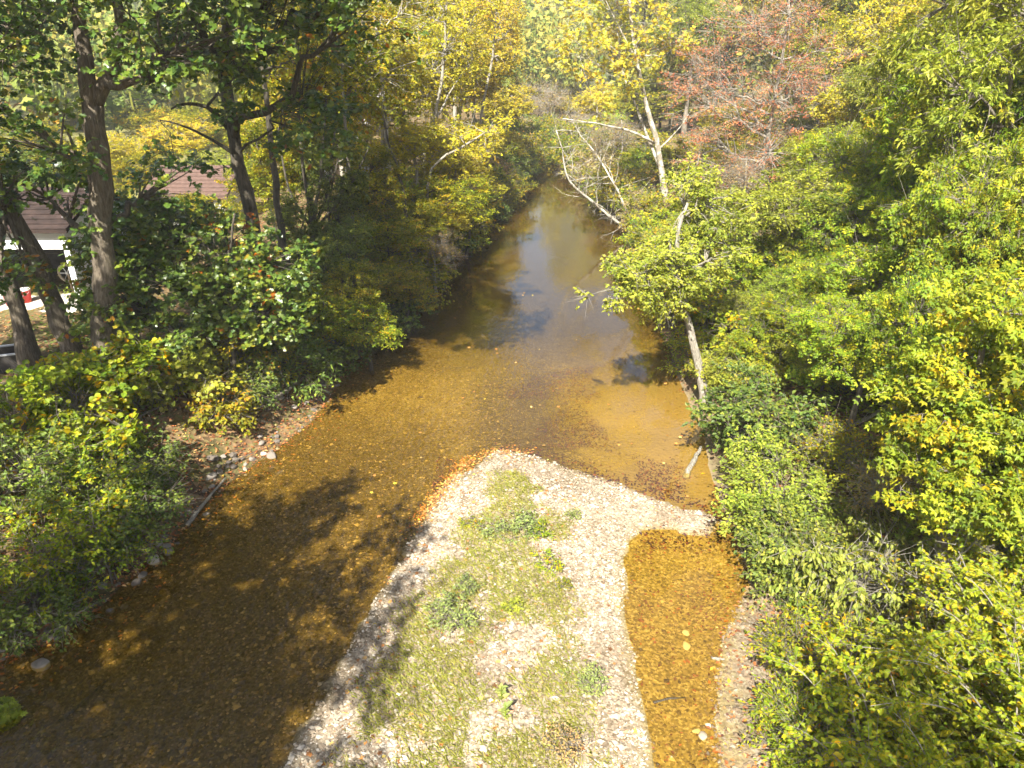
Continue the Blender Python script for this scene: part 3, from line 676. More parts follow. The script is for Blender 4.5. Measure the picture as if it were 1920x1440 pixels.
for px, py, Y, r, pr, lb in [
    (1600, 215, 37, 95, YEL[0], 'golden-leaved tree right of the russet tree'),
    (1570, 110, 48, 110, OLI[0], 'olive tree behind the golden one, upper right'),
    (1660, 70, 45, 100, YEL[1], 'yellow tree under the top edge, right of the russet tree'),
    (1730, 160, 34, 95, DRK[0], 'dark green tree in shade behind the tall box elders'),
    (1800, 70, 36, 105, OLI[1], 'olive tree near the top right corner'),
    (1500, 30, 58, 100, OLI[2], 'olive crown above the russet tree at the top edge'),
    (1620, -20, 60, 110, DRK[1], 'dark crown at the top edge between olive and yellow trees'),
    (1760, -40, 52, 120, YEL[2], 'yellow crown poking out over the top right edge'),
    (1300, 60, 70, 90, LIM[0], 'soft green tree left of the russet tree at the top'),
    (1290, 310, 46, 75, OLI[0], 'olive tree behind the white sycamore trunk'),
    (1240, 180, 74, 90, OLI[1], 'olive tree far behind the sycamore'),
    (1310, 440, 34, 60, ELD[1], 'low box elder at the foot of the sycamore'),
    (1150, 330, 62, 55, OLI[2], 'low olive tree on the right bank at the bend'),
    (1215, 330, 52, 55, LIM[1], 'small soft green tree between sycamore and bend'),
    (1390, 330, 38, 70, BRN[0], 'thin brown tree under the russet one'),
    (1420, 350, 45, 75, OLI[1], 'olive tree filling the ground under the russet tree'),
    (1330, 300, 50, 65, YEL[1], 'yellow tree between the sycamore and the russet tree'),
    (1480, 310, 48, 70, YEL[0], 'yellow-green tree at the right foot of the russet tree'),
    (1380, 240, 60, 80, OLI[2], 'olive tree seen through the russet twigs'),
    (1500, 230, 58, 70, LIM[0], 'soft green tree behind the right side of the russet twigs'),
    (1130, 200, 88, 70, YEL[0], 'pale yellow tree above the bend, right side'),
    (1090, 240, 84, 55, BRN[1], 'nearly bare grey tree hanging over the bend'),
    (1360, 0, 85, 110, OLI[0], 'hazy olive tree at the top edge behind the russet tree'),
    (1200, 40, 100, 90, OLI[2], 'hazy tree at the top edge behind the sycamore leaves')]:
    crown(px, py, Y, r, pr, lb, group=g)
g = 'trees closing the view up the creek'
for px, py, Y, r, pr, lb in [
    (1030, 90, 135, 60, LIM[0], 'rounded pale green tree at the very head of the creek'),
    (965, 150, 112, 60, YEL[1], 'yellow tree left of the pale green one at the creek head'),
    (1060, 160, 120, 55, OLI[1], 'olive tree right below the pale green one at the creek head'),
    (1010, 215, 108, 50, OLI[0], 'low olive tree where the creek disappears'),
    (985, 260, 92, 40, BRN[0], 'nearly bare bush leaning out at the left of the bend'),
    (1045, 265, 100, 40, YEL[2], 'small yellow tree right where the creek turns'),
    (1100, 110, 120, 60, YEL[0], 'yellow tree right of the pale green one at the creek head'),
    (1080, 300, 70, 45, BRN[1], 'bare grey-white tangle of twigs above the narrow water, left of the sycamore'),
    (1160, 250, 56, 60, BRN[0], 'bare twiggy tree between the leaning trunks and the sycamore'),
    (1020, 190, 95, 60, BRN[1], 'bare twiggy tree over the creek head')]:
    crown(px, py, Y, r, pr, lb, group=g)
g = 'yellowing trees along the left bank'
for px, py, Y, r, pr, lb in [
    (560, 130, 31, 110, OLI[0], 'olive tree behind the hanging oak boughs'),
    (700, 160, 38, 120, YEL[1], 'yellow tree left of the pale trunks on the left bank'),
    (790, 130, 47, 120, YEL[0], 'tall yellow tree on the left bank, first of the yellow row'),
    (880, 130, 56, 100, YEL[1], 'yellow tree in the middle of the left bank row'),
    (945, 190, 68, 65, YEL[2], 'last yellow tree of the left row, at the bend'),
    (780, 270, 39, 95, YEL[2], 'yellow tree leaning over the left bank below the yellow row'),
    (870, 275, 45, 80, YEL[1], 'low yellow tree hanging over the creek, left bank'),
    (935, 275, 58, 50, YEL[0], 'small yellow tree dipping to the water near the bend'),
    (870, 375, 37, 65, BIR[0], 'green-yellow tree overhanging the narrow part of the creek'),
    (790, 390, 34, 85, OLI[0], 'dense olive tree on the left bank, half way up the creek'),
    (690, 340, 31, 80, OLI[1], 'olive undergrowth tree among the slim trunks'),
    (620, 330, 28, 70, DRK[0], 'dark green tree among the fanning stems'),
    (720, 460, 28, 80, OLI[2], 'shady olive tree drooping to the left bank'),
    (815, 465, 31, 55, BRN[1], 'tan thin-leaved tree over the shaded water'),
    (640, 480, 25, 75, DRK[1], 'dark tree between young oak and bank'),
    (690, 600, 22.5, 70, BIR[0], 'bright layered green tree leaning over the shaded pool'),
    (610, 590, 22, 65, BIR[0], 'green layered tree beside the young oak'),
    (760, 530, 26.5, 60, OLI[1], 'low olive boughs above the dark water'),
    (850, 330, 42, 70, YEL[0], 'yellow-leaved tree under the pale reaching bough'),
    (900, 345, 46, 50, YEL[2], 'little yellow tree touching the narrow water'),
    (955, 320, 60, 40, OLI[2], 'last low olive tree on the left before the bend'),
    (830, 420, 34.5, 60, YEL[0], 'yellow-green boughs dipping to the left waterline'),
    (760, 430, 31, 70, OLI[0], 'broad shady olive crown behind the tan tree'),
    (660, 540, 23.5, 60, OLI[1], 'olive crown between the two layered green trees'),
    (560, 420, 26, 70, DRK[0], 'dark tree in front of the fanning stems'),
    (500, 300, 29, 80, OLI[1], 'olive tree filling the gap right of the straight oak'),
    (740, 60, 50, 100, OLI[2], 'olive crown at the top edge behind the oak boughs'),
    (840, 30, 64, 90, YEL[1], 'yellow crown at the top edge of the left row'),
    (920, 60, 78, 70, YEL[0], 'distant yellow crown at the top edge by the creek head'),
    (620, 60, 42, 100, YEL[2], 'yellowish tree behind the hanging dark oak boughs')]:
    crown(px, py, Y, r, pr, lb, group=g)
g = 'trees round the houses on the left'
for px, py, Y, r, pr, lb in [
    (75, 185, 72, 50, DRK[0], 'dark green tree in front of the far hill, far left'),
    (140, 225, 75, 45, OLI[0], 'olive tree behind the forked oak trunk'),
    (250, 190, 66, 70, DRK[1], 'dark tree seen through the fork of the big oak'),
    (330, 260, 48, 70, YEL[2], 'light tree behind the pink roof'),
    (400, 240, 58, 70, OLI[2], 'olive tree between the two oak trunks'),
    (270, 320, 40, 60, OLI[1], 'bushy tree left of the pink roof'),
    (60, 340, 30, 80, DRK[1], 'dark tree leaning over the white house'),
    (450, 320, 45, 55, LIM[0], 'sunlit lawn-edge tree behind the straight oak trunk'),
    (560, 320, 60, 60, LIM[1], 'light green tree beyond the fanning stems'),
    (20, 420, 33, 50, OLI[0], 'small olive tree behind the white house'),
    (355, 385, 33, 40, OLI[1], 'thin olive tree right before the pink roof'),
    (300, 400, 29, 60, DRK[0], 'dark tree in front of the pink-roofed house'),
    (420, 400, 30, 60, OLI[0], 'olive tree right of the pink-roofed house'),
    (220, 400, 28, 50, OLI[2], 'olive tree at the corner of the white house'),
    (170, 300, 45, 70, YEL[1], 'light tree beyond the white house roof'),
    (330, 160, 80, 80, OLI[0], 'far olive tree between the oak forks'),
    (30, 270, 48, 90, OLI[1], 'olive tree filling the left edge behind the leaning trunks'),
    (230, 290, 50, 70, YEL[0], 'yellow tree right behind the forked oak'),
    (300, 240, 62, 70, OLI[2], 'olive tree in the gap right of the forked oak'),
    (400, 320, 46, 65, LIM[1], 'light green tree left of the straight oak trunk'),
    (520, 200, 46, 80, YEL[1], 'yellow tree glimpsed right of the straight oak'),
    (600, 170, 50, 80, YEL[0], 'yellow tree behind the dark boughs at left centre'),
    (650, 260, 44, 70, OLI[0], 'olive tree behind the slim grey trunk'),
    (450, 180, 75, 80, LIM[0], 'far light green tree behind the straight oak')]:
    crown(px, py, Y, r, pr, lb, group=g)

# ------------------------------------------------------------------ right bank heroes
b = bp(1325, 757, .6); Y = b[1]
t = build_tree('leaning_tree', b, [np.zeros(3)] + W(b, [(1303, 660, Y), (1287, 590, Y), (1277, 500, Y - .2), (1262, 440, Y - .2), (1290, 380, Y)]), 0.15,
    [ell(1235, 525, Y - 1.0, 70, 50, 1.0, b), ell(1140, 548, Y - 1.4, 45, 20, .5, b), ell(1300, 500, Y - .3, 50, 45, 1, b), ell(1340, 390, Y + .6, 60, 50, 1.1, b), ell(1245, 580, Y - .6, 35, 25, .6, b), ell(1250, 460, Y - .5, 50, 35, .9, b), ell(1300, 340, Y + .5, 45, 30, .8, b), ell(1210, 500, Y - 1.0, 60, 35, .9, b), ell(1345, 450, Y + .4, 50, 50, 1.0, b)],
    'diamond', 'lime', 'pale', 81, 250, 0.10, 8, 9, 0.36, nlimb=10, rtop=0.04, bare=.1)
tag(t, 'light green tree with pale trunk leaning over the creek from the right bank', 'tree')

b = bp(1252, 412, 1.0); Y = b[1]
t = build_tree('sycamore_tree', b, [np.zeros(3)] + W(b, [(1248, 370, Y), (1240, 300, Y), (1216, 210, Y), (1192, 110, Y), (1180, 10, Y), (1172, -90, Y)]), 0.19,
    [ell(1095, 85, Y - 1, 60, 45, 1.6, b), ell(1200, 50, Y - 1, 70, 55, 1.8, b), ell(1120, 20, Y, 60, 40, 1.5, b), ell(1150, 140, Y - 1, 60, 30, 1.3, b), ell(1255, 95, Y, 50, 40, 1.4, b), ell(1190, -60, Y, 120, 60, 2.2, b), ell(1130, 200, Y, 30, 15, .8, b)],
    'maple', 'syc', 'white', 82, 115, 0.19, 6, 6, 0.75, nlimb=12, rtop=0.06, bare=.8,
    limbs=[(W(b, [(1226, 268, Y), (1190, 245, Y - .5), (1120, 232, Y - 1), (1055, 222, Y - 1.5)]), 0.075, 0.02),
           (W(b, [(1243, 330, Y), (1212, 255, Y + .4), (1185, 175, Y + .6), (1163, 140, Y + .8), (1155, 40, Y + 1)]), 0.10, 0.03),
           (W(b, [(1192, 110, Y), (1165, 60, Y - .5), (1150, 30, Y - .8), (1130, -10, Y - 1)]), 0.06, 0.015),
           (W(b, [(1236, 280, Y), (1275, 240, Y - .3), (1300, 200, Y - .6)]), 0.05, 0.012)])
tag(t, 'tall white-barked sycamore with thin yellow leaves on the right bank', 'tree')

def bare_twigs(mb, r, path, n, L, r1=0.02, upb=0.5):
    for k in range(n):
        s = path[r.integers(2, len(path))]; d = nrm(r.normal(size=3) + np.array([0, 0, upb])); l = L * r.uniform(.4, 1.2)
        q = bez(s, s + d * l * .5 + r.normal(size=3) * .12 * l, s + d * l + r.normal(size=3) * .15 * l, 6); mb.tube(q, np.linspace(r1, .004, 6), 4, cap=False)
        for j in range(5):
            s2 = q[r.integers(2, 6)]; d2 = nrm(d + r.normal(size=3) * .7); mb.twigs([s2], [s2 + d2 * l * .4], r1 * .35, .003)
def bare_tree(name, pts, r0, bm, seed, label, twn, twl, cat='tree', group=None, stems=()):
    r = rng(seed); b = bp(pts[0][0], pts[0][1], .4); Y = b[1]
    root = empty(name, b); tr = MB(); br = MB()
    P = smooth_path([np.zeros(3)] + W(b, [(x, y, Y + d) for x, y, d in pts[1:]]), 18); P[0, 2] -= .3; P[2:-1] += r.normal(size=(15, 3)) * r0 * .2
    tr.tube(P, np.linspace(r0, r0 * .25, 18)[:, None] * (1 + .08 * r.normal(size=(18, 9))), 9); bare_twigs(br, r, P, twn, twl)
    for st in stems:
        Q = smooth_path([np.zeros(3) + np.array([.12, .1, 0])] + W(b, [(x, y, Y + d) for x, y, d in st]), 18); Q[2:-1] += r.normal(size=(15, 3)) * r0 * .15
        sm = MB(); sm.tube(Q, np.linspace(r0 * .8, r0 * .2, 18), 8); link('stem', sm.mesh('stem', True), BM[bm], root); bare_twigs(br, r, Q, twn, twl)
    link('trunk', tr.mesh('trunk', True), BM[bm], root); link('branches', br.mesh('branches', True), BM[bm], root)
    return tag(root, label, cat, group)
bare_tree('dead_tree', [(1187, 437, 0), (1130, 395, -.6), (1075, 350, -1.2), (1058, 330, -1.4), (1056, 280, -1.5), (1043, 245, -1.6)], 0.095, 'white', 91, 'bare white trunk pair leaning left over the water from the right bank', 34, 1.7,
          stems=[[(1160, 360, 0), (1120, 290, .2), (1085, 250, .3), (1065, 215, .4)]])

# russet tree: fine twigs, small thin leaves
b0 = at(1420, 430, 41); b = B(b0[0], 41.0); Y = 41.0
t = build_tree('russet_tree', b, [np.zeros(3)] + W(b, [(1428, 330, Y), (1450, 200, Y), (1470, 90, Y), (1480, 0, Y)]), 0.17,
    [ell(1410, 120, Y, 120, 95, 2.6, b), ell(1330, 200, Y - .5, 75, 70, 2, b), ell(1480, 190, Y - .5, 70, 80, 2, b), ell(1340, 300, Y - 1, 75, 50, 1.8, b), ell(1440, 310, Y - 1, 60, 50, 1.5, b), ell(1440, 30, Y, 110, 50, 2.2, b), ell(1540, 120, Y, 50, 50, 1.5, b), ell(1290, 130, Y, 50, 50, 1.5, b)],
    'diamond', 'red', 'pale', 83, 360, 0.10, 8, 6, 0.75, nlimb=16, flat=.3, bare=.9, up=.9)
tag(t, 'russet half-bare tree with fine grey twigs, upper right', 'tree')

# near box elder on the right, its trunk at the lower right
b = bp(1762, 1100, 1.0); Y = b[1]
t = build_tree('box_elder', b, [np.zeros(3)] + W(b, [(1766, 1010, Y), (1790, 900, Y), (1820, 760, Y - .2), (1850, 600, Y)]), 0.15,
    [ell(1835, 740, Y - .3, 120, 80, 1.4, b), ell(1900, 700, Y - .5, 120, 100, 1.4, b), ell(1770, 890, Y - .7, 80, 60, .9, b), ell(1850, 870, Y - .9, 110, 60, 1.0, b), ell(1760, 800, Y + .3, 70, 55, 1.0, b), ell(2000, 820, Y - .5, 120, 110, 1.4, b), ell(1880, 570, Y, 90, 60, 1.2, b)],
    'pin2', 'elder', 'grey', 84, 330, 0.205, 6, 7, 0.38, nlimb=12, droop=.3)
tag(t, 'near box elder with broad feathery leaves at the right edge', 'tree')
bare_tree('dead_sapling', [(1750, 1120, 0), (1800, 1040, -.3), (1850, 1000, -.5), (1845, 950, -.5)], 0.025, 'pale', 92, 'dead pale sapling with forked twigs beside the near box elder trunk', 10, .7)

# ------------------------------------------------------------------ shrubs
def sh(px, py, r_px, label, leaf, lm, seed, size, clumps=60, zc=None, name='shrub', group=None, h=1.0, **kw):
    """px,py: foot of the shrub as seen; r_px: half width"""
    b = bp(px, py, .8); m = np.linalg.norm(b - np.array([0, 0, H])) / F; R = r_px * m; r = rng(seed)
    bl = [(np.array([0, 0, R * .75 * h]), (R * .75, R * .75, R * .6 * h))]
    for k in range(5):
        a = k * 1.26 + r.normal() * .5; q_ = R * r.uniform(.4, .95); w_ = r.uniform(.25, .55); bl.append((np.array([math.cos(a) * q_, math.sin(a) * q_, R * h * r.uniform(.25, 1.15)]), (R * w_, R * w_ * r.uniform(.7, 1.2), R * w_ * .8 * h)))
    leaf = 'diamond' if leaf == 'ovate' and size < .11 else leaf; kw.setdefault('bare', .25); kw.setdefault('spread', .42)
    t = shrub(name, b, bl, leaf, lm, kw.pop('bm', 'grey'), seed, clumps, size, **kw)
    return tag(t, label, 'shrub', group)
g = 'shrubs fringing the right water edge'
sh(1400, 850, 95, 'dark green shrub at the foot of the leaning pale trunk', 'ovate', 'dark', 101, 0.11, 130, group=g, bare=.08)
sh(1440, 990, 95, 'bright small-leaved shrub at the right water edge, middle of three', 'ovate', 'lime', 102, 0.09, 160, group=g, leaves=10, bare=.05)
sh(1470, 1100, 80, 'deep green shrub at the right water edge, nearest of three', 'ovate', 'dark', 103, 0.09, 150, group=g, leaves=10, bare=.05)
sh(1600, 1150, 105, 'shrub with pale drooping leaves left of the near trunk', 'ovate', 'sage', 104, 0.11, 90, group=g, droop=.9, bm='pale')
sh(1395, 730, 65, 'light green bush behind the leaning trunk, sunlit', 'pin2', 'lime', 105, 0.2, 60, group=g)
sh(1560, 720, 80, 'leafy green bush in the middle of the right slope clearing', 'pin2', 'elder', 106, 0.24, 60, group=g)
sh(1290, 690, 50, 'low bush under the hanging light green crown', 'ovate', 'birch', 107, 0.10, 60, group=g)
sh(1250, 560, 50, 'bush on the right bank hidden behind the hanging crown', 'ovate', 'elder', 108, 0.12, 60, group=g)
sh(1215, 470, 45, 'small bush at the base of the white leaning trunks', 'ovate', 'elder', 109, 0.13, 60, group=g)
sh(1640, 950, 60, 'thin brownish bush in the shady clearing of the right slope', 'diamond', 'brown', 110, 0.07, 50, group=g, bare=.8, bm='pale')
sh(1550, 880, 60, 'sparse low bush above the bright small-leaved shrub', 'diamond', 'olive', 111, 0.08, 60, group=g, bare=.5)
sh(1700, 1150, 70, 'twiggy grey bush against the near box elder trunk', 'diamond', 'olive', 112, 0.07, 30, group=g, bare=1., bm='pale')
sh(1880, 1080, 70, 'green weeds under the near box elder, right edge', 'narrow', 'elder', 113, 0.14, 70, group=g)
# the long-branched yellow-green bush in the near right corner
def wand_bush(px, py, label, seed, n, L, lm='birch', lean=(-0.5, 0.1, 0.55), size=0.085):
    r = rng(seed); b = bp(px, py, .8); root = empty('wand_bush', b); st = MB(); fo = MB(); tv, tt = LEAF['ovate']
    for k in range(n):
        f = np.array([r.normal() * .55, r.normal() * .55, -.1]); d = nrm(np.array(lean) + r.normal(size=3) * np.array([.38, .45, .22])); l = L * r.uniform(.6, 1.15)
        e = f + d * l; mid = f + d * l * .5 + np.array([0, 0, .28 * l]); q = bez(f, mid, e - np.array([0, 0, .1 * l]), 12); st.tube(q, np.linspace(.016, .004, 12), 5, cap=False)
        for s in range(15):
            j = r.integers(2, 11); s0 = q[j]; dd = nrm((q[j + 1] - q[j]) * 3 + r.normal(size=3) * np.array([.5, .5, .22])); ln = r.uniform(.25, .6); s1 = s0 + dd * ln
            st.twigs([s0], [s1], .004, .002); nl = 15; u = r.uniform(.05, 1.05, (nl, 1)); P = s0 + (s1 - s0) * u
            sd = nrm(np.cross(dd, [0, 0, 1.])) * np.where(r.random((nl, 1)) < .5, -1, 1); tdir = dd * .7 + sd * .8 + r.normal(size=(nl, 3)) * .25 - np.array([0, 0, .25])
            nn = np.array([-.1, -.2, 1.]) + r.normal(size=(nl, 3)) * .45; hue = np.clip(r.random((nl, 1)) * .8 + .2 * r.random(), 0, 1)
            fo.inst(tv, tt, P, frames(tdir, nn), size * r.uniform(.6, 1.2, nl), np.hstack([hue, np.clip(.5 + .25 * r.normal(size=(nl, 1)), 0, 1.2), r.random((nl, 1))]))
    link('foliage', fo.mesh('foliage'), LM[lm], root); link('stems', st.mesh('stems', True), BM['pale'], root)
    return tag(root, label, 'shrub', 'long-branched bushes at the near right')
wand_bush(1905, 1330, 'arching yellow-green bush with orange-tipped leaves, near right corner', 121, 34, 2.3)
wand_bush(1760, 1480, 'arching leafy bush along the bottom edge, right', 122, 26, 1.7)
wand_bush(1990, 1180, 'arching bush cut by the right edge above the corner one', 123, 26, 2.0)
wand_bush(2050, 1500, 'arching bush mostly outside the near right corner', 124, 22, 2.0)
sh(1490, 1230, 45, 'low sunny weeds at the top of the stony shelf', 'narrow', 'birch', 127, 0.09, 60, h=.5)
sh(1480, 1330, 42, 'low green weeds beside the middle of the stony shelf', 'narrow', 'elder', 128, 0.09, 60, h=.45)
sh(1490, 1420, 45, 'low green weeds at the bottom of the stony shelf', 'narrow', 'birch', 129, 0.08, 60, h=.45)
sh(1545, 1180, 45, 'yellow-green weeds under the drooping pale shrub', 'narrow', 'birch', 130, 0.09, 50, h=.6)
sh(1600, 1290, 60, 'low grassy-green bush between gravel shelf and arching bushes', 'narrow', 'birch', 125, 0.08, 80)
sh(1540, 1400, 60, 'ragged green bush at the bottom edge beside the stony shelf', 'narrow', 'elder', 126, 0.07, 70, h=.6)

g = 'brush on the left bank'
for k, (px, py, r, lf, lm, sz, lb) in enumerate([
    (60, 830, 90, 'ovate', 'birch', .11, 'yellow-green bush under the leaning trunks at the left edge'),
    (170, 830, 90, 'round', 'birch', .14, 'broad-leaved yellowing bush below the leaning oak trunk'),
    (245, 790, 70, 'round', 'birch', .15, 'broad yellow-leaved sapling before the big oak foot'),
    (340, 780, 70, 'round', 'lime', .13, 'light green bush right of the big oak foot'),
    (420, 790, 55, 'ovate', 'olive', .11, 'shaded olive bush on top of the left bank'),
    (70, 960, 110, 'ovate', 'dark', .09, 'dark green bush at the left edge, half way down'),
    (190, 960, 90, 'ovate', 'elder', .10, 'green bush in the middle of the left bank'),
    (250, 1010, 90, 'ovate', 'dark', .09, 'dense green bush hanging over the left water edge'),
    (90, 1080, 100, 'ovate', 'birch', .09, 'sunlit yellow-green bush low at the left edge'),
    (190, 1060, 60, 'ovate', 'elder', .08, 'small green bush close to the left stones'),
    (60, 1150, 60, 'ovate', 'dark', .08, 'dark low bush at the left edge by the shore'),
    (290, 900, 60, 'ovate', 'dark', .09, 'shaded bush above the driftwood stick'),
    (470, 760, 45, 'ovate', 'dark', .09, 'small shaded bush above the fallen branch'),
    (560, 700, 50, 'ovate', 'birch', .09, 'small green bush where the bank meets the shaded pool'),
    (330, 700, 60, 'ovate', 'olive', .10, 'dull bush behind the young oak stem'),
    (8, 1350, 16, 'maple', 'lime', .09, 'little light green sprig poking in at the left edge')]):
    sh(px, py, r, lb, lf, lm, 140 + k, sz, int(38 + r * .42), group=g, leaves=8, spread=.42 if r > 20 else .12)

# bushes that hide the waterline further up the creek
def fringe_proto(seed, lm, bm, leaf, size):
    r = rng(seed); bl = [(np.array([0, 0, .8]), (.9, .9, .7))] + [(np.array([math.cos(a) * .8, math.sin(a) * .8, r.uniform(.4, 1.2)]), (.55, .55, .42)) for a in np.arange(0, 6.2, 1.05)]
    return shrub('bank_bush', np.zeros(3), bl, leaf, lm, bm, seed, 75, size, twigs=6, leaves=9, spread=.42, flat=.4, bare=.3)
FR = [fringe_proto(170, 'olive', 'grey', 'diamond', .12), fringe_proto(171, 'birch', 'grey', 'ovate', .11), fringe_proto(172, 'dark', 'dark', 'diamond', .11), fringe_proto(173, 'brown', 'pale', 'diamond', .09), fringe_proto(174, 'elder', 'grey', 'ovate', .12)]
ORD = lambda n: '%d%s' % (n, 'th' if 10 < n % 100 < 14 else {1: 'st', 2: 'nd', 3: 'rd'}.get(n % 10, 'th'))
TONE = ['olive', 'yellow-green', 'dark green', 'tan half-bare', 'fresh green']
def fringe(line, y0, y1, side, step, kinds, label, group, seed, off=(.3, 1.6), sc=(.8, 1.35)):
    r = rng(seed); L = np.array(line); L = L[np.argsort(L[:, 1])]; y = y0; cnt = 0
    while y < y1:
        x = np.interp(y, L[:, 1], L[:, 0]) + side * r.uniform(*off); s = r.uniform(*sc) * (1 + max(0, y - 30) * .006)
        cnt += 1; kk = kinds[r.integers(len(kinds))]
        o = place(FR[kk], x, y + r.normal() * .3, '%s bush, %s %s' % (TONE[kk], ORD(cnt), label), 'shrub', group, (s, s, s * r.uniform(.8, 1.25)), r.uniform(0, 6.28)); y += step * s * r.uniform(.75, 1.2)
fringe(Lw, 20.5, 86, -1, 1.25, [0, 1, 2, 0, 2], 'from the shaded pool in the row along the left waterline', 'bushes along the far left waterline', 181, (-.1, 1.0))
fringe(Lw, 19.5, 80, -1, 1.7, [0, 1, 2, 3, 4], 'from the shaded pool in the second row up the left bank', 'second row of bushes on the left bank', 182, (1.6, 4.0))
fringe(Rw, 24, 84, 1, 1.35, [4, 1, 0, 4, 3], 'from the leaning tree in the row along the right waterline', 'bushes along the far right waterline', 183, (.2, 1.4))
fringe(Rw, 20, 80, 1, 1.6, [4, 1, 0, 3, 4], 'from the leaning tree in the second row up the right bank', 'second row of bushes on the right bank', 184, (2.0, 5.5))
fringe(Rw, 14, 40, 1, 1.7, [4, 0, 3, 1, 2], 'from the bottom in the low undergrowth of the right slope', 'undergrowth of the right slope', 185, (4.0, 10.0), (.6, 1.1))
fringe(Rw, 14, 42, 1, 2.2, [4, 0, 3, 1, 2], 'from the bottom among the box elders high on the right slope', 'upper undergrowth of the right slope', 186, (9.0, 16.0), (.7, 1.2))
# ------------------------------------------------------------------ stones, sticks, driftwood
STONE = tint_mat('river_stone', [(0, (0.135, 0.098, 0.062)), (0.35, (0.255, 0.208, 0.149)), (0.7, (0.38, 0.33, 0.256)), (0.93, (0.52, 0.475, 0.40)), (1, (0.33, 0.19, 0.11))], 0.85, 0.25)
ROCK = tint_mat('shore_rock', [(0, (0.13, 0.11, 0.09)), (0.5, (0.26, 0.23, 0.195)), (1, (0.42, 0.37, 0.31))], 0.9, 0.2, 0.6)
WETROCK = tint_mat('golden_stone', [(0, (0.06, 0.042, 0.02)), (0.5, (0.15, 0.105, 0.043)), (1, (0.30, 0.23, 0.12))], 0.7, 0.3, 0.4)
import bmesh
def ico(sub):
    bm = bmesh.new(); bmesh.ops.create_icosphere(bm, subdivisions=sub, radius=1.0)
    V = np.array([v.co[:] for v in bm.verts]); T = np.array([[v.index for v in f.verts] for f in bm.faces]); bm.free(); return V, T
ICO2 = ico(2); ICO1 = ico(1)
OCT = (np.array([[1, 0, 0], [-1, 0, 0], [0, 1, 0], [0, -1, 0], [0, 0, 1], [0, 0, -1.]]), np.array([[0, 2, 4], [2, 1, 4], [1, 3, 4], [3, 0, 4], [2, 0, 5], [1, 2, 5], [3, 1, 5], [0, 3, 5]]))
def rock_mesh(seed):
    r = rng(seed); V, T = ICO2; V = V.copy()
    for k in range(9):
        d = nrm(r.normal(size=3)); c = r.uniform(.55, .9); h = V @ d; V -= d * np.maximum(h - c, 0)[:, None] * .85
    V += r.normal(size=V.shape) * .02
    return mesh_np('rock', V, T, np.tile([[r.random(), .5, .5]], (len(V), 1)), False)
RK = [rock_mesh(300 + k) for k in range(6)]
for m_ in RK: m_.materials.append(ROCK)
def rock(px, py, w_px, label, group, k, mat=None, flat=.55, z0=None, me_=None):
    p = bp(px, py, .1) if z0 is None else gp(px, py, z0); m = np.linalg.norm(p - np.array([0, 0, H])) / F; s = w_px * m * .5
    o = bpy.data.objects.new('rock', me_ or RK[k % 6]); COL.objects.link(o); r = rng(k + 900)
    o.location = (p[0], p[1], p[2] + s * flat * .35); o.rotation_euler = (r.normal() * .15, r.normal() * .15, r.uniform(0, 6)); o.scale = (s * 1.1, s * .85, s * flat)
    return tag(o, label, 'rock', group)
g = 'grey stones along the left shore'
for k, (px, py, w, lb) in enumerate([
    (314, 1037, 20, 'pale grey stone in the water below the dense bush'), (290, 1053, 26, 'flat dark stone at the water edge below the dense bush'),
    (268, 1080, 18, 'brown stone in shallow water left of the flat dark stone'), (257, 1094, 20, 'orange-lit stone at the left waterline'),
    (192, 1099, 18, 'rounded grey stone on the left shore under the small green bush'), (208, 1147, 15, 'grey stone awash off the left shore'),
    (78, 1248, 32, 'large grey stone in the shade of the lower left shore'), (122, 1180, 16, 'small pale stone on the lower left shore'),
    (106, 1196, 14, 'small grey stone below the pale one, lower left shore'), (145, 1160, 12, 'little stone above the pale one, lower left shore'),
    (420, 866, 14, 'stone at the left end of the shore stone heap'), (441, 864, 14, 'second stone of the shore stone heap'),
    (474, 862, 14, 'middle stone of the shore stone heap'), (494, 852, 15, 'tall grey stone of the shore stone heap'),
    (510, 857, 22, 'largest tan stone at the right end of the shore stone heap'), (413, 888, 15, 'lowest stone of the shore stone heap'),
    (397, 899, 24, 'flat stone slab just below the shore stone heap'), (438, 876, 15, 'stone lying in front of the shore stone heap'),
    (490, 834, 15, 'stone behind the shore stone heap'), (552, 764, 16, 'stone under the fallen driftwood branch'),
    (574, 757, 14, 'small stone right of the driftwood branch'), (530, 775, 18, 'flat stone left of the driftwood branch'), (460, 880, 11, 'little stone at the waterline by the heap')]):
    rock(px, py, w, lb, g, k)
g = 'pale stones in the right side channel'
SM = []
for k in range(3):
    mm = rock_mesh(330 + k); mm.materials.append(STONE); SM.append(mm)
for k, (px, py, w, lb) in enumerate([
    (1287, 1188, 15, 'small pale stone in the right channel, upper of the pair'), (1286, 1213, 20, 'pale angular stone in the right channel, lower of the pair'),
    (1318, 1384, 20, 'pale stone cluster piece at the right channel edge, bottom'), (1305, 1372, 14, 'white stone left in the cluster near the bottom edge'), (1328, 1362, 13, 'top stone of the cluster near the bottom edge')]):
    rock(px, py, w, lb, g, k, me_=SM[k % 3])
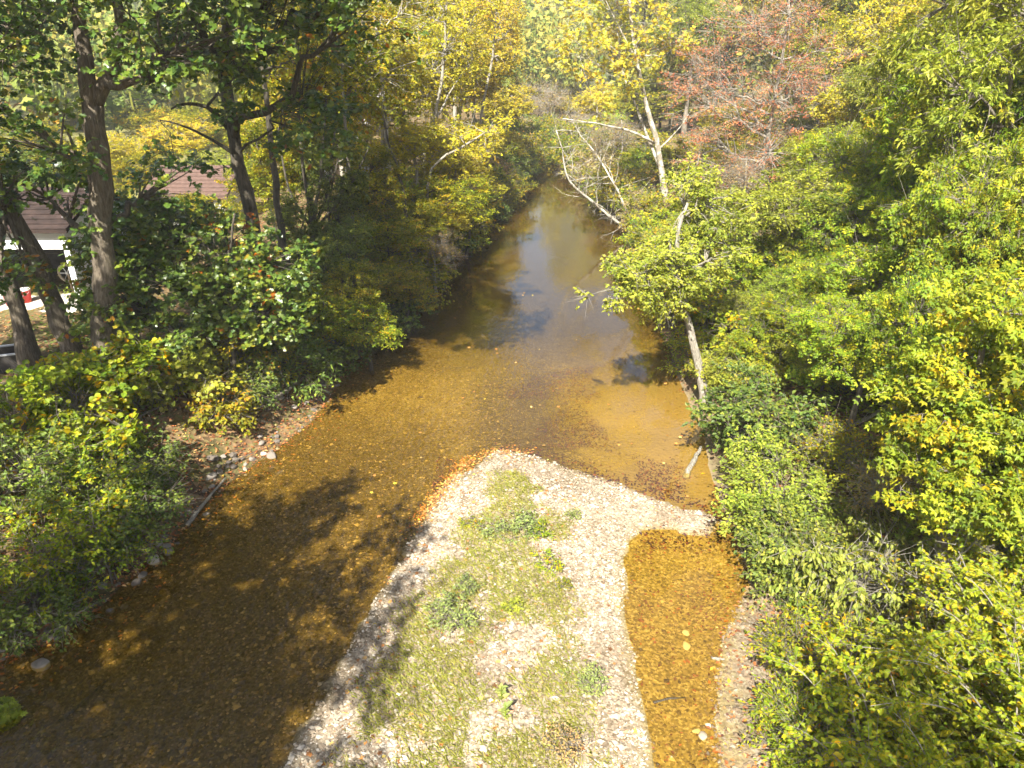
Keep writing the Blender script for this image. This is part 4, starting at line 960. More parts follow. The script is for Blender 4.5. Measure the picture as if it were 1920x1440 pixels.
def stick(name, pts, r0, bm, label, seed, group=None, twigs=0, cat='driftwood'):
    r = rng(seed); P = []
    for px, py, dz in pts:
        p = bp(px, py, .2); P.append(p + np.array([0, 0, dz]))
    b = P[0].copy(); P = smooth_path(np.array(P) - b, 12); P[1:-1] += r.normal(size=(10, 3)) * r0 * .12
    root = empty(name, b); mb = MB(); mb.tube(P, np.linspace(r0, r0 * .45, 12)[:, None] * (1 + .12 * r.normal(size=(12, 7))), 7)
    link('stem', mb.mesh('stem', True), BM[bm], root)
    if twigs:
        br = MB(); bare_twigs(br, r, P, twigs, r0 * 12, r0 * .3, .2); link('twigs', br.mesh('twigs', True), BM[bm], root)
    return tag(root, label, cat, group)
stick('driftwood_branch', [(480, 775, .05), (530, 752, .2), (565, 738, .35), (583, 720, .5), (592, 690, .5)], .07, 'grey', 'forked driftwood branch on the stony edge of the left shore', 401, twigs=4)
stick('driftwood_stick', [(352, 985, .03), (385, 945, .08), (424, 902, .1)], .05, 'pale', 'straight pale stick lying from the left shore into the water', 402)
stick('driftwood_log', [(1285, 897, .03), (1298, 872, .1), (1312, 850, .2)], .09, 'pale', 'short pale log sticking out of the right bank into the water', 403)
stick('driftwood_stick', [(-5, 1195, .05), (35, 1190, .07), (70, 1182, .05)], .03, 'pale', 'thin stick on the lower left shore at the edge', 404)
stick('driftwood_stick', [(420, 880, .14), (450, 868, .14), (478, 855, .12)], .02, 'grey', 'thin stick lying across the shore stone heap', 405)
stick('sunken_branch', [(115, 1362, .12), (160, 1325, .13), (205, 1284, .12)], .035, 'dark', 'dark sunken branch slanting through the lower left shallows', 406)
stick('sunken_branch', [(85, 1420, .1), (140, 1405, .12), (215, 1385, .1)], .03, 'dark', 'dark sunken branch lying level near the lower left corner', 407)
stick('fallen_branch', [(385, 755, .1), (420, 730, .3), (445, 695, .5)], .06, 'grey', 'grey fallen branch on the left bank by the young oak', 408, twigs=5)
stick('fallen_branch', [(250, 830, .1), (290, 820, .2), (335, 812, .15)], .03, 'grey', 'twiggy brush pile on the shaded left bank', 409, twigs=16)
stick('fallen_branch', [(1335, 1236, .02), (1358, 1240, .05)], .035, 'pale', 'short pale stick on the edge of the stony shelf', 410)
stick('fallen_branch', [(1690, 1125, .12), (1760, 1140, .25), (1800, 1152, .2)], .045, 'pale', 'pale fallen branch at the foot of the near box elder', 411, twigs=6)
stick('sunken_branch', [(1225, 1322, .06), (1255, 1316, .08), (1285, 1312, .05)], .02, 'dark', 'dark curved twig in the right channel', 412)
stick('fallen_branch', [(1560, 830, .2), (1640, 800, .4), (1720, 760, .6)], .05, 'pale', 'pale dead branch across the right slope clearing', 413, twigs=10)
p0 = at(1790, 8, 44); p1 = at(1905, 4, 44)
root = empty('fallen_log', [p0[0], p0[1], tz(p0[0], p0[1])]); bb = np.array(root.location)
mb = MB(); mb.tube(smooth_path([p0 - bb, (p0 + p1) / 2 - bb + np.array([0, 0, .1]), p1 - bb, p1 - bb + np.array([2., .4, -.6])], 10), np.linspace(.2, .12, 10), 8); link('stem', mb.mesh('stem', True), BM['white'], root)
br = MB(); bare_twigs(br, rng(5), smooth_path([p0 - bb, p1 - bb], 10), 14, 1.8, .03, .1); link('twigs', br.mesh('twigs', True), BM['pale'], root)
tag(root, 'white broken trunk hung up in the trees at the top right edge', 'log')

# ------------------------------------------------------------------ houses and yard on the left
ROOF = plain_mat('brown_red_shingles', (0.036, 0.023, 0.019), .9, .4, 3); ROOF2 = plain_mat('rose_brown_shingles', (0.11, 0.068, 0.054), .9, .2, 6)
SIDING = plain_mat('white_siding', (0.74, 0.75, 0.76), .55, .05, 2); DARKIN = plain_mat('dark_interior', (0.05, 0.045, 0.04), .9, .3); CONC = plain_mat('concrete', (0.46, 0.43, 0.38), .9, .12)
REDP = plain_mat('red_plastic', (0.55, 0.035, 0.03), .35, .05, 3, .5); YELP = plain_mat('yellow_plastic', (0.62, 0.42, 0.03), .35, .05, 3, .5); WHTP = plain_mat('white_plastic', (0.8, 0.8, 0.78), .35, .03, 3, .5)
WOOD = plain_mat('weathered_wood', (0.33, 0.25, 0.17), .85, .25, 10); METAL = plain_mat('pale_metal', (0.55, 0.57, 0.6), .4, .1, 5, .5, .6); RUB = plain_mat('black_rubber', (0.03, 0.03, 0.03), .8, .1); GLASSM = plain_mat('window_glass', (0.03, 0.035, 0.04), .08, .1, 3, .6)
def box_obj(name, lo, hi, mat, parent, label=None):
    mb = MB(); mb.box(lo, hi); o = link(name, mb.mesh(name), mat, parent)
    if label: o['label'] = label
    return o
zy = tz(-16.5, 23.5)
def gable(root, x0, x1, y0, y1, ze, zr, mat, over=.3, rows=9, cols=None):
    """two roof slopes with rows of overlapping shingle courses"""
    ym = (y0 + y1) / 2
    for sgn, name in ((-1, 'roof'), (1, 'roof')):
        ye = (y0 - over) if sgn < 0 else (y1 + over); zl = ze - over * (zr - ze) / ((y1 - y0) / 2)
        mb = MB(); sl = [np.array([x0 - over, ye, zl]), np.array([x1 + over, ye, zl]), np.array([x1 + over, ym, zr]), np.array([x0 - over, ym, zr])]
        V = np.array(sl + [p - np.array([0, 0, .12]) for p in sl]); mb.quads(V, [[0, 1, 2, 3], [7, 6, 5, 4], [0, 4, 5, 1], [1, 5, 6, 2], [2, 6, 7, 3], [3, 7, 4, 0]])
        ro = link('roof', mb.mesh('roof'), mat, root)
        if sgn > 0: continue
        n = nrm(np.cross(sl[1] - sl[0], sl[3] - sl[0])); up = (sl[3] - sl[0]) / rows
        for k in range(rows):
            a = sl[0] + up * k; w = sl[1] - sl[0]; P = np.array([a + n * .035, a + w + n * .035, a + w + up * 1.0 + n * .006, a + up * 1.0 + n * .006, a + n * .004, a + w + n * .004])
            m2 = MB(); m2.add(P, [[0, 1, 2], [0, 2, 3], [4, 5, 1], [4, 1, 0]]); link('shingle_course', m2.mesh('shingle_course'), mat, ro)
h = empty('white_house', (-17.8, 23.4, zy)); 
X0, X1 = -5.0, 3.35; 
gable(h, X0, X1, 0, 4.0, 2.95, 3.75, ROOF)
fw = empty('header_wall', (0, 0, 0)); bpy.data.objects.remove(fw)
hw = box_obj('header_wall', (X0, 0.05, 2.12), (X1, .2, 2.93), SIDING, h)
for k in range(6): box_obj('siding_board', (X0, -.01 - .0 * k, 2.12 + k * .135), (X1 + .02, .047, 2.12 + k * .135 + .122), SIDING, hw)
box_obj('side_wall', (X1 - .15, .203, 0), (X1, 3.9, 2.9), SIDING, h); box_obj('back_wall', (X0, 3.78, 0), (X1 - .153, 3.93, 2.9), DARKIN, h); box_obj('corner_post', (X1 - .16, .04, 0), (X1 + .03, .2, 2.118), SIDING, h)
box_obj('post', (.0, .06, 0), (.16, .2, 2.118), WOOD, h); box_obj('post', (-2.6, .06, 0), (-2.44, .2, 2.118), WOOD, h)
box_obj('carport_floor', (X0, -1.8, -.2), (X1 - .2, 3.7, .03), CONC, h); box_obj('gable_wall', (X1 - .12, .3, 2.905), (X1 - .02, 3.7, 3.1), SIDING, h)
tag(h, 'white-sided house with brown-red roof and open carport at the left edge', 'house', 'houses behind the left trees')
def bucket(x, y, mat, label, lid=None):
    z = tz(x, y) if x > -14 else zy + .03
    root = empty('bucket', (x, y, z)); mb = MB()
    prof = [(0, .0), (.15, .0), (.185, .4), (.2, .4), (.2, .43), (.17, .43), (.145, .03), (0, .03)]
    a = np.linspace(0, 2 * np.pi, 18, endpoint=False); V = np.array([[rr * math.cos(t_), rr * math.sin(t_), zz] for rr, zz in prof for t_ in a]); n = 18
    Qd = [[i * n + j, i * n + (j + 1) % n, (i + 1) * n + (j + 1) % n, (i + 1) * n + j] for i in range(len(prof) - 1) for j in range(n)]
    mb.quads(V, Qd); link('pail', mb.mesh('pail', True), mat, root)
    if lid: m2 = MB(); m2.tube([[0, 0, .435], [0, 0, .47]], [.205, .2], 18); link('lid', m2.mesh('lid'), lid, root)
    m3 = MB(); t_ = np.linspace(0, np.pi, 12); m3.tube(np.stack([.2 * np.cos(t_), -.06 - .17 * np.sin(t_), .38 - .1 * np.sin(t_)], -1), np.full(12, .006), 5); link('handle', m3.mesh('handle'), METAL, root)
    return tag(root, label, 'bucket', 'buckets in the carport')
q = gp(51, 566, zy + .03); bucket(q[0], q[1], REDP, 'red bucket with white lid on the carport floor', WHTP)
q = gp(22, 572, zy + .03); bucket(q[0], q[1], REDP, 'red bucket without a lid, half behind the leaning trunk')
q = gp(39, 560, zy + .03); bucket(q[0] , q[1] + .9, YELP, 'yellow bucket behind the red one in the carport')
q = at(126, 512, 25.4); root = empty('wheel', q); mb = MB(); t_ = np.linspace(0, 2 * np.pi, 25); mb.tube(np.stack([.3 * np.cos(t_), 0 * t_, .3 * np.sin(t_)], -1), np.full(25, .05), 8, cap=False); link('tyre', mb.mesh('tyre', True), plain_mat('tan_rubber', (.35, .30, .24), .8), root)
mb = MB()
for a in range(6): mb.twigs([[0, 0, 0]], [[.27 * math.cos(a * 1.047), 0, .27 * math.sin(a * 1.047)]], .015, .015)
link('spokes', mb.mesh('spokes'), METAL, root); box_obj('hub', (-.04, -.04, -.04), (.04, .04, .04), METAL, root); box_obj('bracket', (-.03, .02, -1.3), (.03, .07, -.05), WOOD, root)
tag(root, 'pale wheel hanging in the dark carport behind the trunks', 'wheel')
# dark box with pale rim beside the leaning trunks
q = bp(14, 690, 1.5); root = empty('yard_box', q, .35)
for nm, lo, hi, mt in [('side_panel', (-.6, -.4, .02), (.6, -.36, .5), DARKIN), ('side_panel', (-.6, .36, .02), (.6, .4, .5), DARKIN), ('end_panel', (-.6, -.358, .02), (-.56, .358, .5), DARKIN), ('end_panel', (.56, -.358, .02), (.6, .358, .5), DARKIN), ('floor_panel', (-.558, -.358, .02), (.558, .358, .06), DARKIN),
                       ('rim', (-.63, -.43, .503), (.63, -.35, .54), METAL), ('rim', (-.63, .35, .503), (.63, .43, .54), METAL), ('rim', (-.63, -.347, .503), (-.55, .347, .54), METAL), ('rim', (.55, -.347, .503), (.63, .347, .54), METAL)]: box_obj(nm, lo, hi, mt, root)
tag(root, 'dark open box with pale metal rim beside the leaning trunks', 'box')
def cottage(px, py, Y, w, d, wall_h, rise, roofm, wallm, label, name='cottage', rows=8):
    c = at(px, py, Y); z = tz(c[0], c[1]); r_ = empty(name, (c[0], c[1], z - .02)); 
    for nm, lo, hi in [('front_wall', (-w / 2, 0, 0), (w / 2, .15, wall_h)), ('back_wall', (-w / 2, d - .15, 0), (w / 2, d, wall_h)), ('side_wall', (-w / 2, .153, 0), (-w / 2 + .15, d - .153, wall_h)), ('side_wall', (w / 2 - .15, .153, 0), (w / 2, d - .153, wall_h))]: box_obj(nm, lo, hi, wallm, r_)
    for x in (-w * .28, w * .28):
        zt = min(2.0, wall_h - .3); f_ = box_obj('window', (x - .35, -.05, .7), (x + .35, -.003, zt), SIDING, r_); box_obj('pane', (x - .29, -.065, .76), (x + .29, -.052, zt - .06), GLASSM, f_)
    dd = box_obj('door', (-.42, -.05, .02), (.42, -.003, min(2.02, wall_h - .12)), WOOD, r_); box_obj('handle', (.3, -.09, .98), (.35, -.052, 1.04), METAL, dd)
    gable(r_, -w / 2, w / 2, 0, d, wall_h + .02, wall_h + rise, roofm, .35, rows)
    return tag(r_, label, 'house', 'houses behind the left trees')
cottage(352, 372, 36, 3.4, 4, 1.65, .95, ROOF2, SIDING, 'small house with rose-brown roof between the two oak trunks')
cottage(635, 385, 50, 3.4, 3, 2.3, .7, plain_mat('grey_roof', (.5, .5, .5), .8), SIDING, 'white shed glimpsed behind the fanning stems', 'shed', 5)
cottage(675, 275, 85, 6, 4, 2.8, 1.2, plain_mat('pale_roof', (.6, .6, .6), .8), SIDING, 'far white house glimpsed through the left wood', 'far_house', 5)

# ------------------------------------------------------------------ shade trees on the banks behind the camera
for k, (x, y, z, R, lb) in enumerate([(-7.8, -0.2, 12.0, 3.9, 'oak on the left bank just outside the lower left corner'), (-12.0, -4.0, 12.0, 4.8, 'oak on the left bank behind the viewpoint, nearer the creek'), (-8.0, -6.0, 12.5, 4.0, 'oak behind the viewpoint shading the left channel'), (-14.5, 8.5, 12.5, 4.8, 'oak just outside the left edge of the picture'), (-16.5, 1.0, 12.5, 4.5, 'oak on the left bank behind the viewpoint, farther from the creek')]):
    bx, by = x - 2.0, y; bs = B(bx, by); c = np.array([x, y, z]) - bs; r = rng(500 + k)
    bl = [(c + np.array([r.normal() * 1.6, r.normal() * 1.6, r.normal() * 1.0]), (R * .55, R * .55, R * .4)) for _ in range(7)]
    t = build_tree('oak_tree', bs, [np.zeros(3), np.array([.2, 0, z * .35]), np.array([1.0, 0, z * .7]), c], .3, bl, 'diamond', 'oak', 'oak', 510 + k, [165, 165, 160, 160, 160][k], .24, 6, 8, .8, nlimb=10, rtop=.08)
    tag(t, lb, 'tree', 'shade trees beside the viewpoint')
shade = [o for o in COL.objects if o.get('group') == 'shade trees beside the viewpoint']
for k, (x, y, s, lb) in enumerate([(-15.0, -12.0, 1.15, 'tall oak behind the viewpoint, first of the row up the left bank'), (-19.5, -8.0, 1.2, 'tall oak behind the viewpoint, second row from the creek'), (-17.5, -18.0, 1.35, 'tall oak behind the viewpoint, farthest down the left bank'), (-20.5, -1.0, 1.2, 'tall oak left of the viewpoint, away from the creek'), (-19.0, 6.0, 1.1, 'tall oak left of the viewpoint beside the yard')]):
    place_src = shade[k % len(shade)]; c_ = copy_tree(place_src); c_.location = (x, y, tz(x, y) - .05); c_.rotation_euler = (0, 0, k * 1.1 if x < -12 else 0); c_.scale = (s, s, s); tag(c_, lb, 'tree', 'shade trees beside the viewpoint')
for k, (x, y, z, R, lb) in enumerate([(4.0, 1.6, 6.5, 1.3, 'box elder on the right bank below the viewpoint')]):
    o = place(ELD[k], x, y, lb, 'tree', 'shade trees beside the viewpoint', (R / 2.5, R / 2.5, (z - tz(x, y)) / 5), k * 1.3)

# ------------------------------------------------------------------ gravel, bed stones, fallen leaves, grass (uncountable)
def quat_rand(r, n, flat=True):
    a = r.uniform(0, 2 * np.pi, n); t = np.stack([np.cos(a), np.sin(a), r.normal(size=n) * (.15 if flat else 1)], -1)
    return frames(t, np.array([0, 0, 1.]) + r.normal(size=(n, 3)) * (.18 if flat else 1))
def scatter(r, n, x0, x1, y0, y1, mask):
    x = r.uniform(x0, x1, n); y = y0 + (y1 - y0) * r.random(n) ** 1.25; k = mask(x, y) > r.random(n); return x[k], y[k]
def stuff(name, mb, mat, label, cat):
    o = link(name, mb.mesh(name), mat); o['kind'] = 'stuff'; o['label'] = label; o['category'] = cat; return o
grassm = lambda x, y: np.clip(sstep(.45, 1.3, sdist(Bw, x, y) + (fbm(x, y, .7, 57) - .5) * .8) * sstep(.48, .62, fbm(x, y, 1.1, 51) + .10 * np.exp(-((x + .3 + .02 * y) / 1.3) ** 2) + .05 * sstep(12, 8, y) - .10 * sstep(1.2, 2.4, x)), 0, 1)
def cobbles(mb):
    r = rng(609); x, y = scatter(r, 1500, -5, 6.5, 5.5, 19, lambda x, y: sstep(0, .3, sdist(Bw, x, y)) * (.15 + .85 * sstep(.5, .65, fbm(x, y, 1.6, 47)))); z = terrain(x, y); n = len(x); s = r.uniform(.03, .065, n)
    mb.inst(ICO1[0] * np.array([1, .75, .5]), ICO1[1], np.stack([x, y, z], -1), quat_rand(r, n), s, np.stack([np.clip(r.normal(.42, .25, n), 0, 1), r.random(n), r.random(n)], -1)); return mb
r = rng(601); x, y = scatter(r, 75000, -5, 6.5, 5.5, 19, lambda x, y: sstep(-.25, .05, sdist(Bw, x, y)) * (terrain(x, y) > .012) * (1 - .75 * grassm(x, y)))
z = terrain(x, y); n = len(x); s = r.gamma(1.6, .0105, n) + .007
mb = MB(); mb.inst(OCT[0] * np.array([1, .75, .5]), OCT[1], np.stack([x, y, z + s * .2], -1), quat_rand(r, n), s, np.stack([np.clip(r.normal(.52, .22, n) + 1.1 * (fbm(x, y, 1.0, 44) - .5), 0, 1), r.random(n), r.random(n)], -1)); mb = cobbles(mb); stuff('gravel', mb, STONE, 'pale rounded river gravel covering the bar', 'gravel')
r = rng(602); x, y = scatter(r, 11000, 2, 8, 5.5, 15, lambda x, y: (sdist(CH, x, y) < .2) * sstep(-2.6, -1.2, sdist(CH, x, y)))
z = terrain(x, y); n = len(x); s = r.gamma(4, .006, n) + .006
mb = MB(); mb.inst(OCT[0] * np.array([1, .75, .5]), OCT[1], np.stack([x, y, z + s * .2], -1), quat_rand(r, n), s, np.stack([np.clip(r.normal(.06, .2, n), 0, 1), r.random(n), r.random(n)], -1)); stuff('shelf_gravel', mb, STONE, 'brownish gravel and pebbles of the right shelf', 'gravel')
r = rng(603); x, y = scatter(r, 26000, -9, 6, 5.5, 24, lambda x, y: (sdist(CH, x, y) > -.2) * (sdist(Bw, x, y) < .05) * (1 - .93 * sstep(-.6, .6, x) * sstep(13, 14.5, y)))
z = terrain(x, y); n = len(x); s = r.gamma(3, .0085, n) + .008
mb = MB(); mb.inst(OCT[0] * np.array([1, .8, .45]), OCT[1], np.stack([x, y, z], -1), quat_rand(r, n), s, np.stack([np.clip(r.normal(.48, .28, n), 0, 1), r.random(n), r.random(n)], -1)); stuff('stream_bed_stones', mb, WETROCK, 'golden stones on the creek bed', 'stones')
# grass of the bar and of the right shelf
GR = leaf_mat('bar_grass', [(0, (0.15, 0.20, 0.034)), (0.55, (0.25, 0.27, 0.06)), (1, (0.38, 0.31, 0.13))], .3, .6, .2)
BL = (np.array([[-.055, 0, 0], [.055, 0, 0], [.03, .6, .02], [0, 1, -.08]]), np.array([[0, 1, 2], [0, 2, 3]]))
def grass(seed, n, box, mask, L, name, label):
    r = rng(seed); x, y = scatter(r, n, *box, mask); z = terrain(x, y); n = len(x); a = r.uniform(0, 6.28, n)
    t = np.stack([np.cos(a) * .8, np.sin(a) * .8, r.uniform(.25, 1.1, n)], -1); mb = MB()
    mb.inst(*BL, np.stack([x, y, z - .005], -1), frames(t, np.stack([-np.sin(a) * .3, np.cos(a) * .3, np.ones(n)], -1)), L * r.uniform(.5, 1.3, n), np.stack([np.clip(.6 * r.random(n) + .5 * fbm(x, y, .8, 61) - .05, 0, 1), r.random(n), r.random(n)], -1)); return stuff(name, mb, GR, label, 'grass')
grass(611, 150000, (-4.5, 5, 5.5, 17), grassm, .13, 'bar_grass', 'thin dry green grass growing on the gravel bar')
grass(612, 42000, (3, 9, 5.5, 14), lambda x, y: sstep(-1.3, -2.2, sdist(CH, x, y) + (fbm(x, y, .8, 8) - .5) * 1.2) * sstep(-5.5, -3.5, sdist(CH, x, y)), .2, 'shelf_grass', 'green grass behind the stony shelf')
# fallen leaves
LIT = leaf_mat('fallen_leaves', [(0, (0.14, 0.065, 0.03)), (0.35, (0.30, 0.13, 0.05)), (0.7, (0.42, 0.20, 0.07)), (0.9, (0.40, 0.30, 0.14)), (1, (0.45, 0.36, 0.05))], .1, .7, .25)
DLIT = leaf_mat('sunken_leaves', [(0, (0.028, 0.016, 0.022)), (0.7, (0.06, 0.03, 0.035)), (1, (0.16, 0.06, 0.03))], .0, .7, .25)
def litter(seed, n, box, mask, size, tmpl, mat, name, label, dz=.012, zf=None, lo=0.):
    r = rng(seed); x, y = scatter(r, n, *box, mask); z = terrain(x, y) if zf is None else np.full(len(x), zf); n = len(x); mb = MB()
    mb.inst(*LEAF[tmpl], np.stack([x, y, z + dz], -1), quat_rand(r, n), size * r.uniform(.55, 1.2, n), np.stack([lo + (1 - lo) * r.random(n), r.random(n), r.random(n)], -1)); return stuff(name, mb, mat, label, 'leaves')
litter(621, 2600, (-4.5, 6, 5.5, 19), lambda x, y: sstep(-.1, .4, sdist(Bw, x, y)) * (.25 + .75 * sstep(.5, .62, fbm(x, y, 1.2, 71)) + .4 * sstep(0.5, -2, x)), .085, 'maple', LIT, 'bar_leaves', 'scattered russet leaves on the gravel bar')
tipm = lambda x, y: np.exp(-((sdist(Bw, x, y) + .12) / .22) ** 2) * sstep(13.0, 15.0, y) * sstep(3.2, .5, x)
litter(622, 26000, (-3.5, 4, 12.5, 19), lambda x, y: tipm(x, y) * sstep(1.2, -1.6, x) * 1.0, .08, 'ovate', LIT, 'drift_leaves', 'orange leaves washed up round the head of the bar', .02, lo=.25)
litter(623, 22000, (-3.0, 6, 11.5, 19), lambda x, y: np.exp(-((sdist(Bw, x, y) + .35) / .3) ** 2) * sstep(-1.2, .6, x) * sstep(12.5, 13.5, y) * .6, .075, 'ovate', DLIT, 'sunken_leaf_band', 'purple-brown sodden leaves in the water off the bar head', .015)
litter(624, 60000, (-2, 6, 14, 24), lambda x, y: sstep(.60, .72, fbm(x, y, 2.0, 83) + .22 * np.exp(-((x - 1.3) / 1.1) ** 2 - ((y - 18.6) / 1.3) ** 2)) * .45 * (sdist(Bw, x, y) < 0) * (sdist(CH, x, y) > .2) + .008 * (sdist(Bw, x, y) < 0), .06, 'diamond', DLIT, 'sunken_leaves', 'patches of dark sunken leaves on the creek bed', .012)
litter(625, 1900, (1.8, 5.5, 6, 13.5), lambda x, y: (sdist(CH, x, y) > -.3) * (sdist(Bw, x, y) < 0) * (.15 + .85 * sstep(.52, .62, fbm(x, y, .6, 91))), .075, 'ovate', leaf_mat('wet_brown_leaves', [(0, (0.08, 0.045, 0.035)), (0.7, (0.16, 0.075, 0.045)), (1, (0.30, 0.14, 0.05))], .0, .6), 'channel_leaves', 'dark wet leaves in the right side channel', .012)
litter(626, 70, (-4, 6, 14, 34), lambda x, y: (sdist(CH, x, y) > .3) * (sdist(Bw, x, y) < -.3), .10, 'maple', LIT, 'floating_leaves', 'single leaves floating on the creek', .006, 0.0, lo=.3)
litter(627, 60000, (-20, 16, 5.5, 42), lambda x, y: (sdist(CH, x, y) < .1) * (.35 + .65 * sstep(.4, .6, fbm(x, y, 2, 95))), .10, 'diamond', LIT, 'bank_leaf_litter', 'brown leaf litter on the banks', .015)
litter(628, 9000, (-9.5, -1, 5.5, 26), lambda x, y: np.exp(-((sdist(CH, x, y) - .25) / .5) ** 2) * .8, .085, 'ovate', LIT, 'left_shore_leaves', 'leaves lying in the shallows of the left shore', .015)
litter(629, 1800, (2.6, 6.5, 6, 14), lambda x, y: (sdist(CH, x, y) < 0) * sstep(-3.2, -1.5, sdist(CH, x, y)) * .6, .075, 'ovate', LIT, 'shelf_leaves', 'brown leaves on the stony shelf', .02)
litter(630, 30000, (-13, -1, 6, 26), lambda x, y: (sdist(CH, x, y) < .05) * sstep(-4.0, -1.5, sdist(CH, x, y)), .085, 'ovate', LIT, 'left_bank_leaves', 'russet and brown leaves on the face of the left bank', .02)
r = rng(604); x, y = scatter(r, 3500, -11, 0, 6, 26, lambda x, y: np.exp(-((sdist(CH, x, y) + .3) / .4) ** 2))
z = terrain(x, y); n = len(x); s = r.gamma(2.5, .02, n) + .012
mb = MB(); mb.inst(ICO1[0] * np.array([1, .8, .5]), ICO1[1], np.stack([x, y, z + s * .1], -1), quat_rand(r, n), s, np.stack([np.clip(r.normal(.15, .25, n), 0, 1), r.random(n), r.random(n)], -1)); stuff('left_shore_pebbles', mb, ROCK, 'grey brown pebbles along the left shore', 'pebbles')
# low leafy ground cover on both banks
COV = LM['elder']
def cover(seed, n, box, mask, size, mat, name, label, h):
    r = rng(seed); x, y = scatter(r, n, *box, mask); z = terrain(x, y); n = len(x); a = r.uniform(0, 6.28, n); t = np.stack([np.cos(a), np.sin(a), r.uniform(-.3, .5, n)], -1); mb = MB()
    hh = h * r.random(n) ** 1.5 * (.3 + 1.4 * fbm(x, y, 1.1, 15))
    mb.inst(*LEAF['diamond'], np.stack([x, y, z + .02 + hh], -1), frames(t, np.array([-.1, -.2, 1.]) + r.normal(size=(n, 3)) * .5), size * r.uniform(.6, 1.3, n), np.stack([np.clip(.3 + .7 * r.random(n) - .25 + .3 * fbm(x, y, 2, 33), 0, 1), r.random(n), r.random(n)], -1)); return stuff(name, mb, mat, label, 'ground cover')
patch = lambda x, y, s_, a, b_: sstep(a, b_, fbm(x, y, 1.9, s_))
cover(631, 70000, (4, 22, 6, 42), lambda x, y: sstep(-.5, -1.5, sdist(CH, x, y)) * patch(x, y, 17, .40, .56) * (1 - sstep(15, 12, y) * sstep(-3, -1.8, sdist(CH, x, y))), .13, COV, 'right_ground_cover', 'low weeds and vines on the right slope', .45)
cover(632, 60000, (-20, -2, 6, 38), lambda x, y: sstep(-.8, -2, sdist(CH, x, y)) * patch(x, y, 19, .44, .58) * sstep(-19, -14, x), .12, LM['dark'], 'left_ground_cover', 'low shaded weeds on the left bank', .35)

# ------------------------------------------------------------------ plants on the gravel bar
def weed(px, py, r_px, label, leaf, lm, size, seed, n=26, h=.8, group='weeds on the gravel bar'):
    b = bp(px, py, .3); m = np.linalg.norm(b - np.array([0, 0, H])) / F; R = r_px * m
    t = shrub('weed', b, [(np.array([0, 0, R * .4 * h]), (R * .6, R * .6, R * .5 * h)), (np.array([R * .5, -R * .3, R * .25 * h]), (R * .4, R * .35, R * .3 * h)), (np.array([-R * .6, R * .2, R * .2 * h]), (R * .35, R * .4, R * .25 * h))], leaf, lm, 'grey', seed, int(n * .5), size, stems=6, twigs=5, leaves=7, spread=R * .6, rstem=.005, flat=.8)
    return tag(t, label, 'weed', group)
weed(1107, 1285, 34, 'blue-green weed alone on the right of the bar', 'narrow', 'weed', .06, 701, 40)
weed(925, 1000, 32, 'left plant of the weedy patch at the bar head', 'narrow', 'weed', .07, 702)
weed(982, 992, 38, 'large dark weed in the patch at the bar head', 'narrow', 'weed', .08, 703, 36)
weed(1018, 1005, 24, 'small weed at the right of the bar head patch', 'narrow', 'elder', .07, 704)
weed(887, 985, 22, 'thin weed at the left of the bar head patch', 'narrow', 'olive', .06, 705)
weed(1078, 970, 18, 'little green weed towards the right side of the bar head', 'narrow', 'weed', .06, 706, 16)
weed(870, 1105, 26, 'green weed behind the biggest bushy weed', 'narrow', 'weed', .06, 707)
weed(852, 1160, 48, 'biggest bushy weed at the left of the bar grass', 'narrow', 'weed', .07, 708, 60)
weed(962, 1142, 18, 'bright lime weed in the middle of the bar', 'ovate', 'lime', .06, 709, 18)
weed(1058, 1105, 20, 'dry olive weed right of the bar middle', 'narrow', 'olive', .05, 710, 18)
weed(1050, 1410, 44, 'brownish seedy weed near the bottom edge', 'narrow', 'brown', .05, 711, 36)
weed(1025, 1060, 30, 'yellow-green grassy weed below the bar head patch', 'narrow', 'birch', .06, 712)
def rosette(px, py, R, label, seed):
    r = rng(seed); b = bp(px, py, .3); root = empty('broadleaf_plant', b); n = 9
    for k in range(n):
        a = k * 2.4 + r.normal() * .2; t = np.array([[math.cos(a), math.sin(a), .45 + .2 * r.random()]]); mb = MB()
        mb.inst(*LEAF['ovate'], np.array([[0, 0, .02 + .03 * k]]), frames(t, np.array([[0, 0, 1.]])), [R * r.uniform(.6, 1.1)], np.array([[.5 + .5 * r.random(), .6, .5]])); link('leaf', mb.mesh('leaf'), LM['weed'], root)
    mb = MB(); mb.tube([[0, 0, -.05], [0, 0, .3]], [.012, .006], 5); link('stem', mb.mesh('stem'), LM['elder'], root); return tag(root, label, 'plant', 'broad-leaved plants on the bar')
rosette(940, 1312, .15, 'broad-leaved light green plant in the bar grass, upper of two', 721)
rosette(948, 1348, .14, 'broad-leaved light green plant in the bar grass, lower of two', 722)

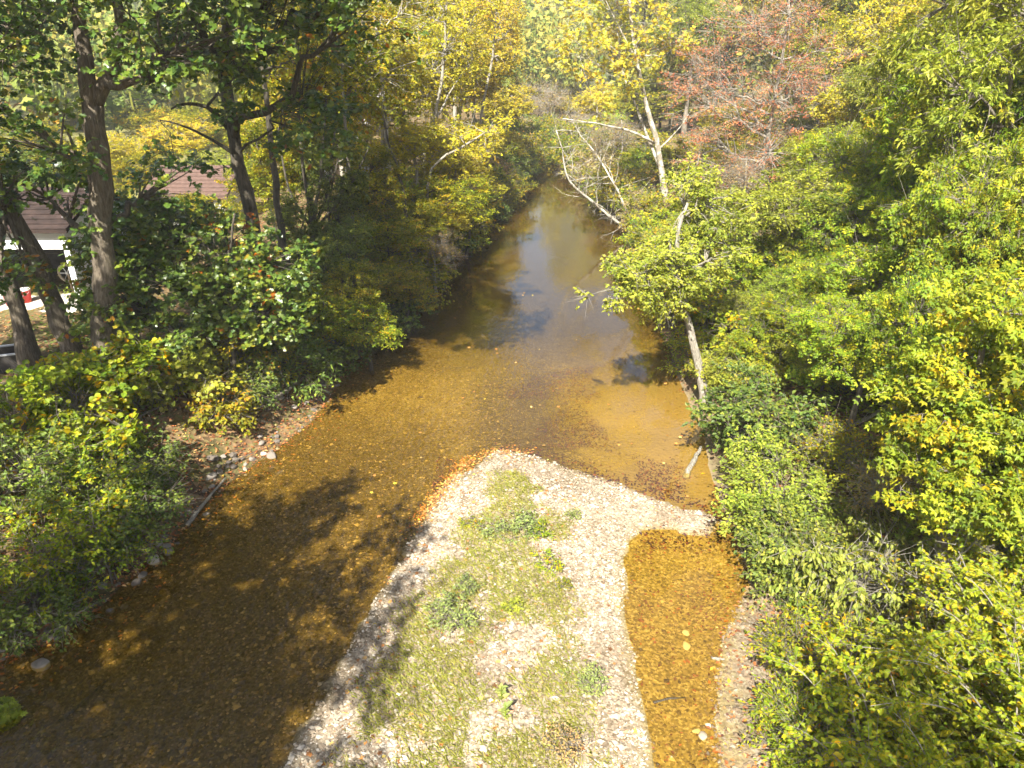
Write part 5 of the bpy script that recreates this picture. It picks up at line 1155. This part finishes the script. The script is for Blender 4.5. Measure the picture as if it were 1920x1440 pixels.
# ------------------------------------------------------------------ far wooded hills: one mass
r = rng(805); n = 480
az = r.uniform(-.8, .75, n); d = 66 + 105 * r.random(n) ** .8; x = d * np.sin(az); y = d * np.cos(az); k_ = sdist(CH, x, y) < -5; x, y = x[k_], y[k_]; n = len(x); z = terrain(x, y)
k = 165; hgt = r.uniform(8, 14, n); Rr = r.uniform(2.2, 3.8, n); u = nrm(r.normal(size=(n, k, 3))); u[..., 2] = u[..., 2] * .9 + .1
P = np.stack([x, y, z + hgt * .58], -1)[:, None] + u * np.stack([Rr, Rr, hgt * .42], -1)[:, None] * (.55 + .5 * r.random((n, k, 1))) * (.75 + .5 * r.random((n, 1, 1)))
hue = np.clip(np.repeat(r.beta(1.6, 1.6, (n, 1)), k, 1) * .8 + .2 * r.random((n, k)), 0, 1)
mb = MB(); mb.inst(*LEAF['diamond'], P.reshape(-1, 3), frames(r.normal(size=(n * k, 3)), (np.array([-.1, -.5, .8]) + r.normal(size=u.shape) * .6).reshape(-1, 3)), r.uniform(.5, 1.05, n * k), np.stack([hue, .6 * np.repeat(r.random((n, 1)), k, 1) + .4 * r.random((n, k)), r.random((n, k))], -1).reshape(-1, 3))
mb.twigs(np.stack([x, y, z - .5], -1), np.stack([x, y, z + hgt * .8], -1), .16, .04)
stuff('valley_woods', mb, LM['hill'], 'yellow-green woods on the valley floor beyond the bend', 'woods')
r = rng(801); n = 1200
az = r.uniform(-.75, .6, n); d = 165 + 290 * r.random(n) ** 1.1; x = d * np.sin(az); y = d * np.cos(az); z = terrain(x, y)
k = 55; hgt = r.uniform(9, 15, n); Rr = r.uniform(2.8, 4.6, n); u = nrm(r.normal(size=(n, k, 3))); u[..., 2] = np.abs(u[..., 2]) * 1.1 - .25
P = np.stack([x, y, z + hgt * .68], -1)[:, None] + u * np.stack([Rr, Rr, hgt * .34], -1)[:, None] * (.75 + .35 * r.random((n, k, 1)))
hue = np.clip(np.repeat(r.beta(1.6, 1.6, (n, 1)), k, 1) * .85 + .15 * r.random((n, k)), 0, 1)
mb = MB(); mb.inst(*LEAF['diamond'], P.reshape(-1, 3), frames(r.normal(size=(n * k, 3)), (u + r.normal(size=u.shape) * .5).reshape(-1, 3)), r.uniform(1.6, 2.9, n * k), np.stack([hue, np.repeat(r.random((n, 1)), k, 1), r.random((n, k))], -1).reshape(-1, 3))
mb.twigs(np.stack([x, y, z - .5], -1), np.stack([x, y, z + hgt * .6], -1), .25, .1)
stuff('hillside_woods', mb, LM['hill'], 'autumn woods covering the far hills', 'woods')

# ------------------------------------------------------------------ the autumn air over the valley
mz = bpy.data.materials.new('haze_air'); mz.use_nodes = True; nt = mz.node_tree; nt.nodes.clear()
ou = nt.nodes.new('ShaderNodeOutputMaterial'); pv = nt.nodes.new('ShaderNodeVolumePrincipled'); pv.inputs['Density'].default_value = 0.0009; pv.inputs['Color'].default_value = (0.92, 0.95, 1.0, 1); pv.inputs['Anisotropy'].default_value = 0.2
nt.links.new(pv.outputs[0], ou.inputs['Volume'])
mb = MB(); mb.box((-440, -70, -4), (440, 540, 66)); hz = link('haze', mb.mesh('haze'), mz); hz['kind'] = 'stuff'; hz['label'] = 'thin pale haze in the valley air'
